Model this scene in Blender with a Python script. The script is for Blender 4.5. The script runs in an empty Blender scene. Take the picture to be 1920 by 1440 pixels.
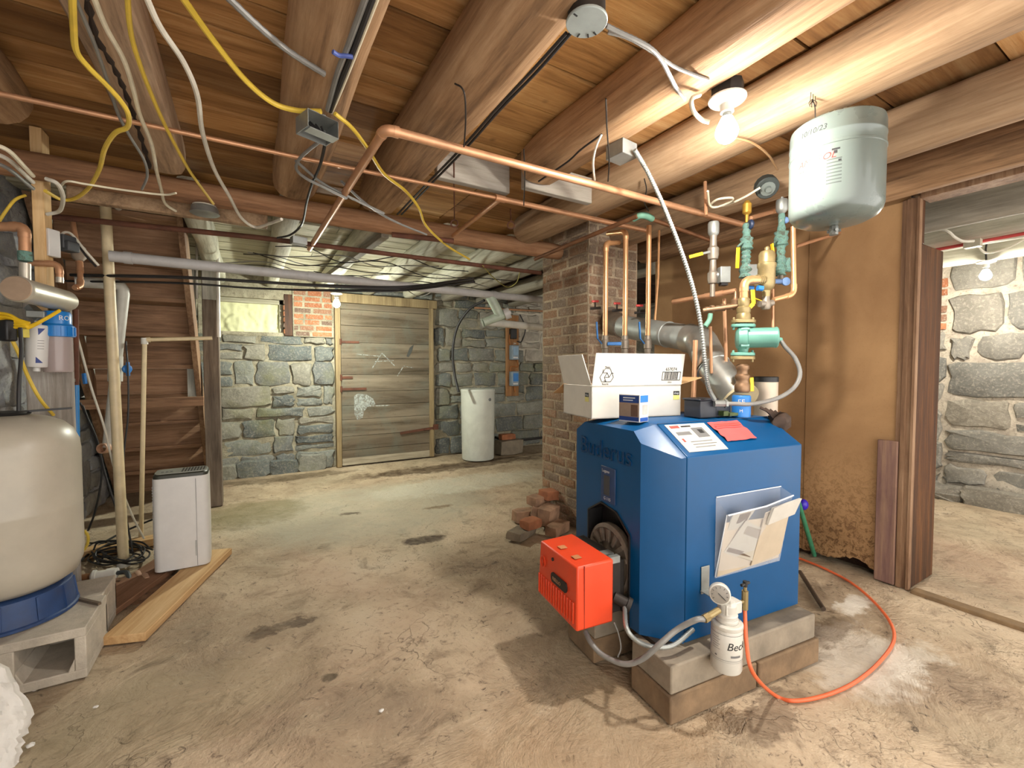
import bpy, bmesh, math, random
from mathutils import Vector, Matrix, noise
from math import sin, cos, pi, radians
V = Vector
random.seed(11)
SC = bpy.context.scene
COL = SC.collection

# ------------------------------------------------------------------ camera
FPX, CX, CY, H = 830.0, 960.0, 720.0, 1.2
YAW, PIT = radians(30.6), radians(2.07)
FW = V((sin(YAW)*cos(PIT), cos(YAW)*cos(PIT), -sin(PIT)))
RT = V((cos(YAW), -sin(YAW), 0))
UP = RT.cross(FW)
CAM = V((0, 0, H))
def ray(px, py): return FW + RT*((px-CX)/FPX) + UP*((CY-py)/FPX)
def P(px, py, Z): return CAM + ray(px, py)*Z                  # point at depth Z
def PH(px, py, z):                                            # on the level z
    d = ray(px, py); return CAM + d*((z-H)/d.z)
def PX(px, py, x):
    d = ray(px, py); return CAM + d*(x/d.x)
def PY(px, py, y):
    d = ray(px, py); return CAM + d*(y/d.y)
cam = bpy.data.cameras.new('camera'); co = bpy.data.objects.new('camera', cam); COL.objects.link(co)
cam.sensor_width = 36; cam.lens = FPX/1920*36; cam.clip_start = .05
mw = Matrix((RT, UP, -FW)).transposed().to_4x4(); mw.translation = CAM
co.matrix_world = mw
SC.camera = co

# ------------------------------------------------------------------ materials
def S(h):
    def c(v):
        v /= 255.0
        return v/12.92 if v <= .04045 else ((v+.055)/1.055)**2.4
    return (c(int(h[0:2], 16)), c(int(h[2:4], 16)), c(int(h[4:6], 16)), 1)
class NT:
    def __init__(s, name):
        s.m = bpy.data.materials.new(name); s.m.use_nodes = True
        s.t = s.m.node_tree; s.b = s.t.nodes['Principled BSDF']
    def n(s, typ, **kw):
        nd = s.t.nodes.new(typ)
        for k, v in kw.items():
            if k.startswith('i_'):
                key = k[2:]; key = int(key) if key.isdigit() else key.replace('_', ' ')
                sk = nd.inputs[key]
                if isinstance(v, bpy.types.NodeSocket): s.t.links.new(v, sk)
                else: sk.default_value = v
            else: setattr(nd, k, v)
        return nd
    def link(s, a, b): s.t.links.new(a, b)
    def coords(s, scale=(1, 1, 1), rnd=True, world=False):
        tc = s.n('ShaderNodeNewGeometry').outputs['Position'] if world else s.n('ShaderNodeTexCoord').outputs['Object']
        mp = s.n('ShaderNodeMapping', i_Vector=tc, i_Scale=scale)
        if rnd and not world:
            oi = s.n('ShaderNodeObjectInfo')
            mu = s.n('ShaderNodeMath', operation='MULTIPLY', i_0=oi.outputs['Random'], i_1=37.0)
            s.link(mu.outputs[0], mp.inputs['Location'])
        return mp.outputs[0]
    def noise(s, vec, scale, detail=5, rough=.6, dist=0):
        return s.n('ShaderNodeTexNoise', i_Vector=vec, i_Scale=scale, i_Detail=min(detail, 5), i_Roughness=rough, i_Distortion=dist).outputs[0]
    def ramp(s, fac, stops):
        r = s.n('ShaderNodeValToRGB', i_Fac=fac); e = r.color_ramp.elements
        while len(e) < len(stops): e.new(.5)
        for q, (p, c) in zip(e, stops): q.position = p; q.color = c
        return r.outputs[0]
    def mix(s, fac, a, b, mode='MIX'):
        m = s.n('ShaderNodeMix', data_type='RGBA', blend_type=mode)
        for k, v in ((0, fac), (6, a), (7, b)):
            if isinstance(v, bpy.types.NodeSocket): s.link(v, m.inputs[k])
            else: m.inputs[k].default_value = v
        return m.outputs[2]
    def math(s, op, a, b=0.0, c=0.0, clamp=False):
        m = s.n('ShaderNodeMath', operation=op, use_clamp=clamp)
        for k, v in enumerate((a, b, c)):
            if isinstance(v, bpy.types.NodeSocket): s.link(v, m.inputs[k])
            else: m.inputs[k].default_value = v
        return m.outputs[0]
    def bump(s, h, strength=.3, dist=.01):
        b = s.n('ShaderNodeBump', i_Height=h, i_Strength=strength, i_Distance=dist)
        s.link(b.outputs[0], s.b.inputs['Normal'])
    def set(s, **kw):
        for k, v in kw.items():
            sk = s.b.inputs[k.replace('_', ' ')]
            if isinstance(v, bpy.types.NodeSocket): s.link(v, sk)
            else: sk.default_value = v
        return s
    def tone(s): return s.n('ShaderNodeAttribute', attribute_name='tone').outputs['Fac']

MC = {}
def plain(name, col, rough=.5, metal=0, var=.12, grime=0, scale=14, bump=0, **kw):
    if name in MC: return MC[name]
    t = NT(name); c = S(col); v = t.coords()
    nz = t.noise(v, scale)
    dk = tuple(x*(1-var*1.6) for x in c[:3])+(1,); lt = tuple(min(1, x*(1+var)) for x in c[:3])+(1,)
    colr = t.ramp(nz, [(.3, dk), (.7, lt)])
    if grime:
        n2 = t.noise(v, scale*.35, 8, .7, .5)
        f = t.math('MULTIPLY', t.math('SUBTRACT', n2, .5, 0, True), 4*grime, 0, True)
        colr = t.mix(f, colr, S('4a3b2c'))
    t.set(Base_Color=colr, Metallic=metal, Roughness=t.math('MULTIPLY_ADD', nz, .25, rough-.12), **kw)
    if bump: t.bump(t.noise(v, scale*6, 4), bump, .004)
    MC[name] = t.m; return t.m
def wood(name, cols, axis='Y', scale=1.0, rough=.8, bump=.35, tone=.0, streak=.5):
    if name in MC: return MC[name]
    t = NT(name); a = {'X': (.07, 1, 1), 'Y': (1, .07, 1), 'Z': (1, 1, .07)}[axis]
    v = t.coords(tuple(k*scale for k in a))
    n1 = t.noise(v, 9, 8, .65, .6); n2 = t.noise(v, 55, 5, .7, .3); n3 = t.noise(t.coords((.9, .9, .9)), 3.2*scale, 6, .7, .4)
    f = t.math('ADD', t.math('MULTIPLY', n1, .6), t.math('MULTIPLY', n2, .4))
    c = [S(q) for q in cols]
    col = t.ramp(f, [(.32, c[0]), (.5, c[1]), (.66, c[2])])
    col = t.mix(t.math('MULTIPLY', t.math('SUBTRACT', n3, .5, 0, True), 2.2*streak, 0, True), col, c[0])
    if tone:
        col = t.mix(1.0, col, t.ramp(t.tone(), [(0, (1-tone, 1-tone*1.05, 1-tone*1.1, 1)), (1, (1, 1, 1, 1))]), 'MULTIPLY')
    vo = t.n('ShaderNodeTexVoronoi', i_Vector=t.coords((1.3*scale, 1.3*scale, 1.3*scale)), i_Scale=2.2)
    kn = t.math('SUBTRACT', 1.0, t.math('MULTIPLY', vo.outputs['Distance'], 16.0), 0, True)
    col = t.mix(t.math('MULTIPLY', kn, .7, 0, True), col, S('3a2415'))
    t.set(Base_Color=col, Roughness=rough, Specular_IOR_Level=.3)
    t.bump(t.math('ADD', n1, t.math('MULTIPLY', n2, .6)), bump, .012)
    MC[name] = t.m; return t.m
def emis(name, col, strength):
    t = NT(name); t.set(Base_Color=(1, 1, 1, 1), Emission_Color=col, Emission_Strength=strength); return t.m

W_JOIST = wood('aged_joist_wood', ('5a4330', 'a3805e', 'c4a27e'), 'Y', 1.0, tone=.25)
W_JOISTG = wood('grey_joist_wood', ('64503d', '9f8264', 'bb9e7e'), 'Y', 1.0, tone=.2)
W_PALE = wood('pale_split_joist_wood', ('6f5b49', 'b3967a', 'cfb598'), 'Y', 1.0, tone=.1)
W_BOARD = wood('subfloor_boards', ('7f5730', 'bb8a55', 'd6ac78'), 'X', 1.0, tone=.58, streak=.5)
W_BOARDLIT = wood('lamplit_subfloor_boards', ('8a6238', 'c09259', 'dcb379'), 'X', 1.0, tone=.35, streak=.3)  # same boards in the lamp bay, lamplight put into a paler colour
W_GIRD = wood('reddish_log', ('5c4230', '966e4f', 'b58e6c'), 'X', 1.0)
W_STEP = wood('dark_stair_wood', ('5f4736', 'a58063', 'c4a080'), 'X', 1.0, tone=.25)
W_POST = wood('weathered_post', ('4a4038', '75685b', '96897b'), 'Z', 1.0)
W_PINE = wood('new_pine', ('b08450', 'd3aa76', 'e8c796'), 'Z', 1.0, bump=.1, streak=.2)
W_PINEY = wood('new_pine_lying', ('9d764b', 'c29d6e', 'd6b689'), 'Y', 1.0, bump=.1, streak=.25)
W_WHITE = wood('whitewashed_boards', ('8a8674', 'c9c6b2', 'e6e4d4'), 'Y', 1.0, tone=.35, streak=.5)
W_WHITEX = wood('whitewashed_planks', ('857f6c', 'bdb8a0', 'dedac6'), 'X', 1.0, tone=.4, streak=.6)
W_DOOR = wood('old_door_planks', ('50402f', '86755d', 'a3937a'), 'X', 1.0, tone=.25)
W_JAMB = wood('varnished_jamb', ('20120a', '4a2c17', '6e4522'), 'Z', 1.0, rough=.55)
W_TRIM = wood('old_trim', ('4b3325', '83654c', 'a28569'), 'Z', 1.0, rough=.7)
W_PURPLE = wood('stained_plank', ('4a3534', '775a52', '94765f'), 'Z', 1.0, rough=.75)
W_GREYB = wood('grey_trimmer', ('6f685e', '979086', 'aaa398'), 'X', 1.0, bump=.15, streak=.3)
W_DARK = wood('dark_old_boards', ('1d130e', '3c281c', '573c2a'), 'X', 1.0, tone=.4)
W_GREYP = wood('grey_plank', ('6d6558', '8f887a', 'aaa292'), 'Y', 1.0)

COPPER = plain('copper', 'cd9a74', .42, .5, .14, .25, 9)
COPPERN = plain('bright_copper', 'dba878', .34, .6, .12, .1, 9)
BRASS = plain('brass', '9c8a60', .42, .5, .15, .3, 20)
STEEL = plain('galvanised_steel', '969995', .45, .6, .14, .15, 12)
DUCT = plain('galvanised_flue', 'b9bdb8', .33, .8, .16, .1, 8)
GREYM = plain('grey_painted_steel', '98a09d', .5, .15, .1, .15, 14)
IRON = plain('rusty_iron', '6b4332', .75, .3, .25, .4, 16)
DARKIRON = plain('dark_iron', '35302c', .6, .5, .2, .2, 18)
def corroded(name, cols):
    t = NT(name); v = t.coords(); n1 = t.noise(v, 38, 8, .75, .8); c = [S(q) for q in cols]; k = len(c)
    t.set(Base_Color=t.ramp(n1, [(.3+.4*i/(k-1), q) for i, q in enumerate(c)]), Roughness=.8, Metallic=.1); t.bump(t.noise(v, 90, 5, .7), .8, .004); return t.m
VERD = corroded('corroded_bronze', ('4a3a2a', '57665a', '6b9285', '5d7c78', 'b9bfae'))
GREEN = plain('green_enamel', '63998a', .4, .05, .08, .1, 12)
BLUE = plain('boiler_blue_enamel', '02497a', .36, .0, .06, .03, 6, Specular_IOR_Level=.35)
BLUELT = plain('bright_blue_plastic', '2a76c0', .4, 0, .1, .05)
NAVY = plain('navy_plastic', '253f6a', .5, 0, .12, .2, 22)
ORANGE = plain('burner_orange', 'd8431f', .42, 0, .06, .08, 10)
OLINE = plain('orange_tubing', 'd9663c', .45, 0, .06, .05)
BLACK = plain('black_plastic', '1b1a1a', .5, 0, .15)
CAST = plain('cast_iron_door', '77695b', .65, .2, .2, .2, 24, .3)
YELLOW = plain('yellow_cable', 'd9b945', .5, 0, .1, .12)
YHAND = plain('yellow_vinyl', 'e0b61d', .45, 0, .06, .05)
WCABLE = plain('white_cable', 'cfc9ba', .55, 0, .1, .15)
CREAM = plain('cream_cable', 'd8cfb6', .55, 0, .1, .2)
GCABLE = plain('grey_cable', '858480', .5, .2, .12, .15)
KCABLE = plain('black_cable', '262424', .55, 0, .15, .1)
PVC = plain('white_pvc', 'd8d5cc', .42, 0, .07, .12)
PVCY = plain('yellowed_pvc', 'dcc9a2', .42, 0, .08, .12)
PVCG = plain('grey_pvc', 'b5b2b0', .45, 0, .08, .12)
TANKG = plain('tank_grey_beige', 'aea696', .36, 0, .06, .1, 7)
EXPG = plain('expansion_tank_grey', '66706b', .3, 0, .04, .03, 6, Coat_Weight=.3)
CARD = plain('white_carton', 'cbc7bd', .7, 0, .04, .04)
CARDB = plain('brown_carton', 'c19a6b', .75, 0, .06)
PAPER = plain('white_paper', 'bfbab0', .7, 0, .05)
WHITE = plain('white_plastic', 'cfcdca', .38, 0, .03, .02)
WHITEC = plain('white_enamel', 'c9c6bc', .4, 0, .05, .08)
PORC = plain('white_porcelain', 'ece9e0', .25, 0, .03)
RED = plain('red_plastic', 'c5342c', .45, 0, .08)
REDT = plain('red_tag', 'e05a58', .6, 0, .05)
INK = plain('black_ink', '1c1c1e', .6, 0, .05)
INKG = plain('grey_ink', '6d6d6c', .6, 0, .05)
INKR = plain('red_ink', 'cc4a40', .6, 0, .05)
INKB = plain('blue_ink', '2d3f80', .6, 0, .05)
SILV = plain('silver_ink', 'c9ccd0', .4, .3, .05)
CBLOCK = plain('concrete_block', '8d8271', .9, 0, .18, .35, 10, .5)
CBLOCKL = plain('pale_cinder_block', 'b8ae9e', .92, 0, .12, .2, 14, .6)
PLAST = plain('white_plaster_foam', 'd2cec7', .85, 0, .05, .08, 10, .4)
BRICKM = plain('loose_brick', '9c7a60', .9, 0, .25, .35, 12, .5)
STONEL = plain('loose_stone', '8f826f', .9, 0, .2, .3, 12, .5)
PEXB = plain('blue_pex', '2f7fc0', .4, 0, .06)
PEXR = plain('red_pex', 'c24a48', .45, 0, .06)
FIBER = plain('duct_liner', 'c7c1a6', .9, 0, .1)
GLASSP = None
def clearplastic(name, col, alpha, rough=.12):
    t = NT(name); c = S(col)
    t.set(Base_Color=c, Roughness=rough, Alpha=alpha, Specular_IOR_Level=.6); return t.m
CLEAR = clearplastic('clear_vinyl', 'dfe3e8', .22)
CLEARF = clearplastic('smoky_filter_bowl', 'b9a9a6', .55, .1)

# ------------------------------------------------------------------ mesh building
class MB:
    def __init__(s):
        s.bm = bmesh.new(); s.lay = s.bm.faces.layers.float.new('tone'); s.t = .5; s.mi = 0
    def face(s, vs):
        try: f = s.bm.faces.new(vs)
        except ValueError: return None
        f[s.lay] = s.t; f.material_index = s.mi; return f
    def v(s, p): return s.bm.verts.new(p)
    def poly(s, pts): return s.face([s.v(p) for p in pts])
    def hexa(s, p):                                            # 4 bottom then 4 top
        v = [s.v(q) for q in p]
        for f in ((3, 2, 1, 0), (4, 5, 6, 7), (0, 1, 5, 4), (1, 2, 6, 5), (2, 3, 7, 6), (3, 0, 4, 7)): s.face([v[i] for i in f])
        return s
    def box(s, a, b):
        (x0, y0, z0), (x1, y1, z1) = a, b
        return s.hexa([V(q) for q in ((x0, y0, z0), (x1, y0, z0), (x1, y1, z0), (x0, y1, z0), (x0, y0, z1), (x1, y0, z1), (x1, y1, z1), (x0, y1, z1))])
    def obox(s, c, size, M=None):
        c = V(c); h = V(size)/2; M = M or Matrix.Identity(3)
        return s.hexa([c + M @ V((x*h.x, y*h.y, z*h.z)) for z in (-1, 1) for x, y in ((-1, -1), (1, -1), (1, 1), (-1, 1))])
    def beam(s, a, b, w, h, up=(0, 0, 1)):                      # bar a-b, w sideways, h along up
        a, b = V(a), V(b); d = (b-a).normalized(); sd = d.cross(V(up)).normalized(); u = sd.cross(d)
        return s.hexa([q + sd*w/2*i + u*h/2*j for j in (-1, 1) for q, i in ((a, -1), (b, -1), (b, 1), (a, 1))])
    def rings(s, rs, cap=True, closed=False):
        vs = [[s.v(p) for p in r] for r in rs]; n = len(vs[0])
        pairs = list(zip(vs, vs[1:])) + ([(vs[-1], vs[0])] if closed else [])
        for a, b in pairs:
            for i in range(n): s.face((a[i], a[(i+1) % n], b[(i+1) % n], b[i]))
        if cap and not closed:
            s.face(vs[0][::-1]); s.face(vs[-1])
        return s
    def tube(s, pts, r, n=10, cap=True, closed=False, prof=None, up=None):
        pts = [V(p) for p in pts]; rs = []; nrm = None
        for i, p in enumerate(pts):
            a = pts[i-1] if i else (pts[-1] if closed else p); b = pts[i+1] if i+1 < len(pts) else (pts[0] if closed else p)
            t = (b-a)
            t = t.normalized() if t.length > 1e-9 else V((0, 0, 1))
            if nrm is None:
                nrm = V(up) if up else (V((0, 0, 1)) if abs(t.z) < .9 else V((1, 0, 0)))
            nrm = nrm - t*nrm.dot(t)
            if nrm.length < 1e-6: nrm = t.orthogonal()
            nrm.normalize(); bi = t.cross(nrm)
            rr = r[i] if isinstance(r, (list, tuple)) else r
            k = prof(i) if prof else None
            rs.append([p + (nrm*cos(2*pi*j/n) + bi*sin(2*pi*j/n))*rr*(k[j] if k else 1) for j in range(n)])
        return s.rings(rs, cap, closed)
    def cyl(s, a, b, r, n=16, r2=None): return s.tube([a, b], [r, r if r2 is None else r2], n)
    def pipe(s, pts, r, bend=.03, n=10, sock=None):             # straight runs with rounded corners; sock = fitting thickness at the corners
        pts = [V(p) for p in pts]; out = [pts[0]]
        for a, p, b in zip(pts, pts[1:], pts[2:]):
            u = (a-p); w = (b-p); k = min(bend, u.length*.45, w.length*.45); u.normalize(); w.normalize()
            A, B = p+u*k, p+w*k
            out += [A*(1-t)**2 + p*2*t*(1-t) + B*t*t for t in (0, .25, .5, .75, 1)]
            if sock:
                for q, d in ((A, u), (B, w)): s.cyl(q-d*.002, q+d*.016, r*sock, n)
                s.tube([A*(1-t)**2 + p*2*t*(1-t) + B*t*t for t in (0, .25, .5, .75, 1)], r*sock*.97, n)
        out.append(pts[-1]); return s.tube(out, r, n)
    def lathe(s, prof, o=(0, 0, 0), ax=(0, 0, 1), n=28, xdir=None, cap=True):
        o = V(o); ax = V(ax).normalized(); x = V(xdir) if xdir else ax.orthogonal(); x = (x-ax*x.dot(ax)).normalized(); y = ax.cross(x)
        return s.rings([[o + ax*h + (x*cos(2*pi*j/n)+y*sin(2*pi*j/n))*max(r, 1e-4) for j in range(n)] for r, h in prof], cap)
    def prism(s, poly, vec):
        vec = V(vec); a = [s.v(V(p)) for p in poly]; b = [s.v(V(p)+vec) for p in poly]; n = len(a)
        s.face(a[::-1]); s.face(b)
        for i in range(n): s.face((a[i], a[(i+1) % n], b[(i+1) % n], b[i]))
        return s
    def ball(s, c, r, sc=(1, 1, 1), n=16, jit=0, seed=0):
        c = V(c); rs = []
        for i in range(n//2+1):
            th = pi*i/(n//2); ring = []
            for j in range(n):
                d = V((sin(th)*cos(2*pi*j/n), sin(th)*sin(2*pi*j/n), -cos(th)))
                k = 1 + jit*noise.noise(d*1.7 + V((seed, seed*.7, 0))) if jit else 1
                ring.append(c + V((d.x*sc[0], d.y*sc[1], d.z*sc[2]))*r*k)
            rs.append(ring)
        s.rings(rs, False); bmesh.ops.remove_doubles(s.bm, verts=s.bm.verts[-n*(n//2+1):], dist=1e-5); return s
    def build(s, name, m, parent=None, ang=38, bevel=0, local=False, recalc=True, sub=0):
        if recalc: bmesh.ops.recalc_face_normals(s.bm, faces=s.bm.faces)
        loc = V((0, 0, 0))
        if parent is None and s.bm.verts:
            xs = [v.co for v in s.bm.verts]
            lo = V([min(c[i] for c in xs) for i in range(3)]); hi = V([max(c[i] for c in xs) for i in range(3)])
            loc = V(((lo.x+hi.x)/2, (lo.y+hi.y)/2, lo.z))
            for v in s.bm.verts: v.co -= loc
        me = bpy.data.meshes.new(name); s.bm.to_mesh(me); s.bm.free()
        for mm in (m if isinstance(m, (list, tuple)) else [m]): me.materials.append(mm)
        if ang:
            me.polygons.foreach_set('use_smooth', [True]*len(me.polygons)); me.set_sharp_from_angle(angle=radians(ang))
        o = bpy.data.objects.new(name, me); COL.objects.link(o); o.location = loc
        if parent:
            o.parent = parent
            if not local: o.matrix_parent_inverse = WM(parent).inverted()
        if bevel:
            b = o.modifiers.new('bevel', 'BEVEL'); b.width = bevel; b.segments = 2; b.limit_method = 'ANGLE'; b.angle_limit = radians(40)
        return o
def WM(o):
    M = Matrix.Translation(o.location) @ o.rotation_euler.to_matrix().to_4x4()
    if o.parent: M = WM(o.parent) @ o.matrix_parent_inverse @ M
    return M
def cat(pts, k=6):                                             # Catmull-Rom
    pts = [V(p) for p in pts]; q = [pts[0]*2-pts[1]] + pts + [pts[-1]*2-pts[-2]]; out = []
    for i in range(1, len(q)-2):
        a, b, c, d = q[i-1:i+3]
        for j in range(k):
            t = j/k; out.append(.5*((2*b) + (c-a)*t + (2*a-5*b+4*c-d)*t*t + (3*b-a-3*c+d)*t**3))
    out.append(pts[-1]); return out
def tag(o, label, catg, group=None, kind=None):
    if label: o['label'] = label
    if catg: o['category'] = catg
    if group: o['group'] = group
    if kind: o['kind'] = kind
    return o
def struct(o, label=None): o['kind'] = 'structure'; return o
def thing(name, label, catg, loc, rotz=0, group=None):
    o = bpy.data.objects.new(name, None); COL.objects.link(o); o.location = loc; o.rotation_euler = (0, 0, rotz)
    o.empty_display_size = .1
    return tag(o, label, catg, group)
def text(s, size, name, m, parent, o, x, y, ext=.0006, sx=1, local=False, align='LEFT', shear=0, sp=1):
    cu = bpy.data.curves.new(name, 'FONT'); cu.body = s; cu.size = size; cu.extrude = ext; cu.align_x = align; cu.shear = shear; cu.space_character = sp
    cu.resolution_u = 3
    tmp = bpy.data.objects.new('tmp', cu); COL.objects.link(tmp)
    dg = bpy.context.evaluated_depsgraph_get(); me = bpy.data.meshes.new_from_object(tmp.evaluated_get(dg))
    bpy.data.objects.remove(tmp); bpy.data.curves.remove(cu)
    x = V(x).normalized(); z = x.cross(V(y)).normalized(); y = z.cross(x)
    M = Matrix((x*sx, y, z)).transposed().to_4x4(); M.translation = V(o)
    me.transform(M); me.materials.clear(); me.materials.append(m)
    ob = bpy.data.objects.new(name, me); COL.objects.link(ob); ob.parent = parent
    if not local: ob.matrix_parent_inverse = WM(parent).inverted()
    return ob

# ------------------------------------------------------------------ setting: floor
def floor_mat():
    t = NT('worn_concrete_floor'); v = t.coords(rnd=False)
    n1 = t.noise(v, 1.1, 8, .62, .4); n2 = t.noise(v, 7, 8, .7, .6); n3 = t.noise(v, 60, 6, .7); n4 = t.noise(v, 2.6, 9, .68, 1.2)
    col = t.ramp(n1, [(.3, S('867460')), (.46, S('a8947a')), (.58, S('bfab90')), (.75, S('cfc0a8'))])
    col = t.mix(t.math('MULTIPLY', t.math('SUBTRACT', n4, .52, 0, True), 3.2, 0, True), col, S('c2b094'))
    col = t.mix(t.math('MULTIPLY', t.math('SUBTRACT', n2, .54, 0, True), 3.6, 0, True), col, S('5e4d3c'))
    n5 = t.noise(v, 22, 9, .75, 1.5)
    col = t.mix(t.math('MULTIPLY', t.math('SUBTRACT', n5, .57, 0, True), 8.0, 0, True), col, S('4d3f34'))
    col = t.mix(t.math('MULTIPLY', t.math('SUBTRACT', .42, n5, 0, True), 4.0, 0, True), col, S('cdbda4'))
    col = t.mix(t.math('MULTIPLY', t.math('SUBTRACT', n3, .6, 0, True), 3.0, 0, True), col, S('4f4133'))
    hv = t.noise(t.n('ShaderNodeMapping', i_Vector=v, i_Location=(3, 9, 2)).outputs[0], .9, 5, .6, .6)
    col = t.mix(t.math('MULTIPLY', t.math('SUBTRACT', hv, .52, 0, True), 2.2, 0, True), col, S('9f9880'))
    col = t.mix(t.math('MULTIPLY', t.math('SUBTRACT', .46, hv, 0, True), 1.6, 0, True), col, S('b5917a'))
    # the stains, and one shadow painted in: place (photo pixel on the floor), reach along x and y, colour, strength, ragged edge
    sp = t.n('ShaderNodeSeparateXYZ', i_Vector=v)
    wx = t.math('MULTIPLY', t.math('SUBTRACT', t.noise(v, 5, 6, .7), .5), .55); wy = t.math('MULTIPLY', t.math('SUBTRACT', t.noise(t.n('ShaderNodeMapping', i_Vector=v, i_Location=(7, 3, 1)).outputs[0], 5, 6, .7), .5), .55)
    def stain_shade(px, py, rx, ry, c, k, ragged=1.0):
        nonlocal col
        p = PH(px, py, 0)
        a = t.math('DIVIDE', t.math('ADD', t.math('SUBTRACT', sp.outputs[0], p.x-FLOOR_O.x), t.math('MULTIPLY', wx, ragged)), rx)
        b = t.math('DIVIDE', t.math('ADD', t.math('SUBTRACT', sp.outputs[1], p.y-FLOOR_O.y), t.math('MULTIPLY', wy, ragged)), ry)
        d = t.math('SQRT', t.math('ADD', t.math('MULTIPLY', a, a), t.math('MULTIPLY', b, b)))
        m = t.math('MULTIPLY', t.math('MULTIPLY', t.math('SUBTRACT', 1.0, d, 0, True), 3.0, 0, True), k)
        m = t.math('MULTIPLY', m, t.math('MULTIPLY_ADD', n2, 1.4, .2), 0, True)
        col = t.mix(m, col, S(c))
    stain_shade(700, 950, 1.2, .9, 'aaa38f', .7)
    stain_shade(870, 905, 1.2, .35, 'c0bba9', .6)
    stain_shade(860, 872, 1.6, .22, '4d3a27', .9)
    stain_shade(540, 895, .9, .14, '5a4a35', .7)
    stain_shade(470, 960, .5, .4, '7d7350', .7)
    stain_shade(795, 1010, .17, .10, '3f3020', .95, .35)
    stain_shade(610, 1270, .03, .03, '3a2d20', .9, .2); stain_shade(655, 962, .1, .05, '4a3a29', .8, .4); stain_shade(820, 950, .14, .04, '6f5b40', .8, .4)
    stain_shade(500, 1180, .1, .06, '54422f', .8, .5); stain_shade(560, 1165, .07, .05, '4f3e2d', .8, .4)
    stain_shade(1600, 1225, .34, .26, 'd6cdbe', .62, 1.1); stain_shade(1600, 1135, .16, .07, 'd8d0c2', .9, .4); stain_shade(1700, 1230, .2, .14, 'd6cfc0', .5, 1.0)
    stain_shade(1450, 1330, .25, .06, '5d4b3a', .6, .6)  # weakened shadow by the block foot, painted into the floor
    stain_shade(1540, 1180, .25, .1, '5b4732', .7, .6)
    stain_shade(250, 1105, .3, .3, '5d452f', .7, .5); stain_shade(1100, 1220, .3, .3, '7a6750', .5, .5)
    stain_shade(330, 1330, .5, .3, '97886a', .4); stain_shade(1100, 1400, .7, .3, 'a3896a', .5)
    pt = t.n('ShaderNodeTexVoronoi', i_Vector=v, i_Scale=9.0, i_Randomness=1.0).outputs['Distance']
    pm_ = t.math('MULTIPLY', t.math('SUBTRACT', 1.0, t.math('MULTIPLY', pt, 9.0), 0, True), t.math('MULTIPLY', t.math('SUBTRACT', n1, .5, 0, True), 9, 0, True), 0, True)
    col = t.mix(t.math('MULTIPLY', pm_, .8), col, S('4a3b2e'))
    # fine cracks
    vo = t.n('ShaderNodeTexVoronoi', feature='DISTANCE_TO_EDGE', i_Scale=1.3, i_Vector=t.n('ShaderNodeVectorMath', operation='ADD', i_0=v, i_1=t.n('ShaderNodeTexNoise', i_Vector=v, i_Scale=3, i_Detail=6).outputs['Color']).outputs[0])
    ck = t.math('MULTIPLY', t.math('SUBTRACT', 1.0, t.math('MULTIPLY', vo.outputs['Distance'], 150), 0, True), t.math('MULTIPLY', t.math('SUBTRACT', n1, .45, 0, True), 5, 0, True))
    col = t.mix(t.math('MULTIPLY', ck, .5), col, S('3c2f22'))
    t.set(Base_Color=col, Roughness=t.math('MULTIPLY_ADD', n2, .35, .55), Specular_IOR_Level=.35)
    h = t.math('ADD', t.math('MULTIPLY', n4, 1.2), t.math('ADD', t.math('MULTIPLY', n2, .55), t.math('MULTIPLY', n3, .12)))
    t.bump(t.math('SUBTRACT', h, t.math('MULTIPLY', ck, .3)), .75, .028)
    return t.m
X0, X1, Y0, Y1 = -1.3, 6.7, -.9, 5.95
def floor_h(x, y): return 0.006*noise.noise(V((x*1.3, y*1.3, 0))) + .003*noise.noise(V((x*5, y*5, 3))) - .006
mb = MB(); NX, NY = 150, 130
g = [[mb.v((X0+(X1-X0)*i/NX, Y0+(Y1-Y0)*j/NY, floor_h(X0+(X1-X0)*i/NX, Y0+(Y1-Y0)*j/NY))) for j in range(NY+1)] for i in range(NX+1)]
for i in range(NX):
    for j in range(NY): mb.face((g[i][j], g[i+1][j], g[i+1][j+1], g[i][j+1]))
FLOOR_O = V(((X0+X1)/2, (Y0+Y1)/2, 0))
struct(mb.build('floor', floor_mat(), ang=180, recalc=False))

# ------------------------------------------------------------------ masonry
def masonry_mat(name, cols, white='d6cfc0', rough=.9, bump=.7, sc=9, tint=None):
    t = NT(name); v = t.coords(rnd=False); tn = t.tone()
    n1 = t.noise(v, sc, 9, .7, .5); n2 = t.noise(v, sc*5, 6, .72); n3 = t.noise(v, 2.2, 6, .65)
    c = [S(q) for q in cols]; k = len(c)
    col = t.ramp(t.math('MULTIPLY', tn, 1.25, 0, True), [(i/(k-1), q) for i, q in enumerate(c)])
    f = t.math('MULTIPLY_ADD', n1, 1.5, -.25, True)
    col = t.mix(f, t.mix(.55, col, S('2f2b27')), col)
    col = t.mix(t.math('MULTIPLY', t.math('SUBTRACT', n2, .5, 0, True), 2.6, 0, True), col, S('beb6a4'))
    if tint: col = t.mix(t.math('MULTIPLY', t.math('SUBTRACT', n3, .5, 0, True), 3.2, 0, True), col, S(tint))  # broad patches mixed towards a second colour
    col = t.mix(t.math('GREATER_THAN', tn, .85), col, t.mix(f, S('8e8578'), S(white)))
    t.set(Base_Color=col, Roughness=rough, Specular_IOR_Level=.25)
    t.bump(t.math('ADD', n1, t.math('MULTIPLY', n2, .5)), bump, .02); return t.m
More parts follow.
